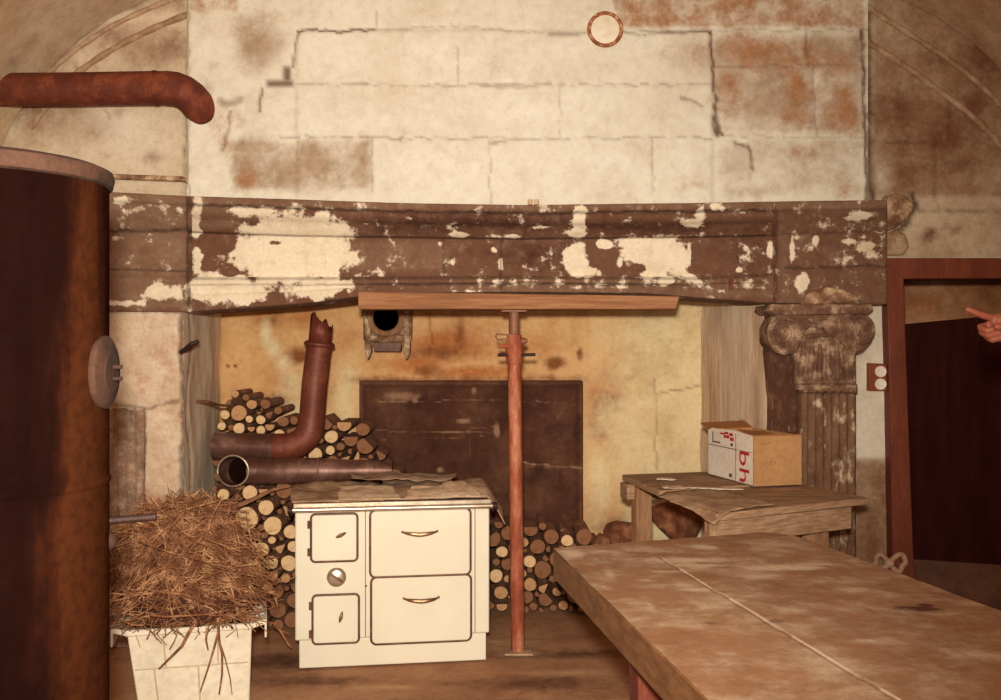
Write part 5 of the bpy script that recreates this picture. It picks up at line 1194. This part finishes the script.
# ------------------------------------------------------------------ person pointing into the picture
def person():
    base = Vector((2.165, 2.78, 0)); SHF = Vector((.235, .5, .02))
    t = thing('person', 'person standing past the long table, pointing one finger towards the fireplace', 'person', base)
    def limb(mb, pts, rs, n=14):
        fine, fr = [], []
        for i in range(len(pts) - 1):
            a, b = Vector(pts[i]), Vector(pts[i + 1])
            for k in range(5): fine.append(a.lerp(b, k / 5)); fr.append(rs[i] * (1 - k / 5) + rs[i + 1] * k / 5)
        fine.append(Vector(pts[-1])); fr.append(rs[-1]); mb.tube(fine, fr, n); mb.ball(fine[0], fr[0], 6); mb.ball(fine[-1], fr[-1], 6)
    SH = Vector((1.975, 2.80, 1.41)); EL = Vector((1.47, 2.27, 1.47)) + SHF; WR = Vector((1.21, 2.22, 1.535)) + SHF
    S2 = Vector((2.335, 2.86, 1.40)); E2 = Vector((2.375, 2.84, 1.12)); W2 = Vector((2.315, 2.72, .90))
    K = Vector((1.094, 2.20, 1.578)) + SHF     # index knuckle
    tip = P(968, 309.5, 2.69)
    def body(mb, g=0., hand=True, head=True, arms=True, legs=True, torso=True):
        if torso:
            for z, rx, ry in ((.92, .16, .11), (1.0, .155, .11), (1.1, .145, .10), (1.2, .155, .11), (1.3, .17, .115), (1.37, .15, .10)):
                mb.ball(base + Vector((0, .05, z)), 1, 9, (rx + g, ry + g, .09 + g))
            limb(mb, [SH, base + Vector((0, .05, 1.40)), S2], [.058 + g, .07 + g, .058 + g])
        if arms:
            limb(mb, [SH, EL, WR], [.052 + g, .041 + g, .027 + g]); limb(mb, [S2, E2, W2], [.05 + g, .04 + g, .027 + g])
        if legs:
            for s in (-1, 1):
                h = base + Vector((s * .085, .05, .90)); k = base + Vector((s * .10, .02, .48)); a = base + Vector((s * .10, .06, .09))
                limb(mb, [h, k, a], [.092 + g, .058 + g, .040 + g])
    mb = MB(); body(mb)
    hd = base + Vector((-.03, .04, 1.60))
    limb(mb, [base + Vector((0, .05, 1.42)), base + Vector((-.01, .05, 1.53))], [.058, .054])
    mb.ball(hd, 1, 12, (.092, .075, .112)); mb.ball(hd + Vector((-.035, -.005, -.055)), 1, 9, (.055, .052, .055))
    mb.ball(hd + Vector((-.098, -.012, -.012)), 1, 6, (.02, .013, .022)); 
    for s in (-1, 1): mb.ball(hd + Vector((.0, s * .074, -.01)), 1, 6, (.02, .01, .03))
    mb.ball(hd + Vector((-.083, -.012, -.062)), 1, 6, (.012, .024, .008))
    # pointing hand
    palm = [WR, Vector((1.16, 2.215, 1.553)) + SHF, Vector((1.115, 2.205, 1.565)) + SHF]
    limb(mb, palm, [.027, .033, .031], 12)
    mb.ball(Vector((1.13, 2.21, 1.555)) + SHF, 1, 8, (.05, .022, .042))
    limb(mb, [K + Vector((.01, 0, .0)), K.lerp(tip, .5) + Vector((0, 0, -.0015)), tip], [.0115, .0096, .0072], 10)
    kn = [Vector(q) + SHF for q in ((1.090, 2.212, 1.566), (1.093, 2.216, 1.553), (1.103, 2.218, 1.541))]
    for i, q in enumerate(kn):
        l = [.036, .033, .026][i]
        limb(mb, [q + Vector((.02, 0, 0)), q + Vector((-l * .75, -.004, -.010)), q + Vector((-l * .55, -.028, -.020)), q + Vector((.012, -.034, -.012))], [.0105, .0098, .0092, .008], 10)
    limb(mb, [Vector(q) + SHF for q in ((1.15, 2.19, 1.55), (1.118, 2.168, 1.556), (1.088, 2.166, 1.556))], [.014, .0115, .0085], 10)
    # resting hand
    limb(mb, [W2, W2 + Vector((-.02, -.03, -.06))], [.026, .03]); 
    for i in range(4):
        q = W2 + Vector((-.035 + i * .019, -.035 + i * .004, -.075)); limb(mb, [q, q + Vector((-.006, -.012, -.035)), q + Vector((.0, -.006, -.068 + .006 * abs(i - 1.5)))], [.0095, .0088, .007], 8)
    limb(mb, [W2 + Vector((-.03, -.03, -.03)), W2 + Vector((-.055, -.05, -.06)), W2 + Vector((-.055, -.055, -.085))], [.012, .010, .008], 8)
    def solid(nm, mb, mat, vox):
        o = part(nm, mb, mat, t, smooth=0)
        r = o.modifiers.new('r', 'REMESH'); r.mode = 'VOXEL'; r.voxel_size = vox; r.use_smooth_shade = True
        s = o.modifiers.new('s', 'SMOOTH'); s.factor = .5; s.iterations = 3
        return o
    solid('body', mb, 'skin', .0035)
    eyes = MB()
    for s in (-1, 1): eyes.ball(hd + Vector((-.083, s * .03 - .005, .012)), .011, 8)
    part('eye', eyes, 'hair', t)
    mb = MB(); body(mb, .014, legs=False, arms=False); limb(mb, [SH, EL, EL.lerp(WR, .8)], [.068, .056, .042]); limb(mb, [S2, E2, E2.lerp(W2, .85)], [.066, .055, .042]); solid('shirt', mb, 'shirt', .008)
    mb = MB(); body(mb, .016, torso=False, arms=False); mb.ball(base + Vector((0, .05, .93)), 1, 9, (.185, .135, .09)); solid('trousers', mb, 'trousers', .008)
    mb = MB(); mb.ball(hd + Vector((.012, 0, .022)), 1, 12, (.094, .083, .104)); 
    mb.ball(hd + Vector((.04, 0, -.03)), 1, 10, (.065, .078, .085)); solid('hair', mb, 'hair', .006)
    for s in (-1, 1):
        mb = MB(); a = base + Vector((s * .10, .06, .0)); mb.ball(a + Vector((-.0, -.06, .038)), 1, 9, (.045, .13, .038)); mb.ball(a + Vector((0, .01, .06)), 1, 8, (.042, .05, .058)); solid('shoe', mb, 'leather', .006)
person()

# ------------------------------------------------------------------ light, camera
def light():
    L = bpy.data.lights.new('camera_flash', 'SPOT'); L.energy = 1080; L.color = (1.0, .955, .865); L.shadow_soft_size = .06; L.spot_size = math.radians(90); L.spot_blend = 1.0
    o = bpy.data.objects.new('camera_flash', L); col.objects.link(o); o.location = (-.03, -.05, 1.514 + .20)
    o.rotation_euler = (Vector((-.75, 5.2, 1.7)) - o.location).to_track_quat('-Z', 'Y').to_euler()
    A = bpy.data.lights.new('fill_light', 'AREA'); A.energy = 95; A.color = (1.0, .74, .56); A.size = 2.8  # added soft fill behind the camera to lift the shadows, no real lamp
    a = bpy.data.objects.new('fill_light', A); col.objects.link(a); a.location = (-.3, -1.4, 2.0); a.rotation_euler = (math.radians(84), 0, 0)
    w = bpy.data.worlds.new('dim_room'); scn.world = w; w.use_nodes = True
    w.node_tree.nodes['Background'].inputs[0].default_value = (.34, .14, .08, 1); w.node_tree.nodes['Background'].inputs[1].default_value = .25
light()
cam = bpy.data.cameras.new('camera'); co = bpy.data.objects.new('camera', cam); col.objects.link(co); scn.camera = co
cam.sensor_width = 36; cam.lens = 36 * F / 1001; co.location = (0, 0, CAMZ); co.rotation_euler = (math.radians(90), 0, 0)
cam.clip_start = .05
scn.view_settings.view_transform = 'Standard'; scn.view_settings.look = 'None'; scn.view_settings.exposure = 0; scn.view_settings.gamma = 1
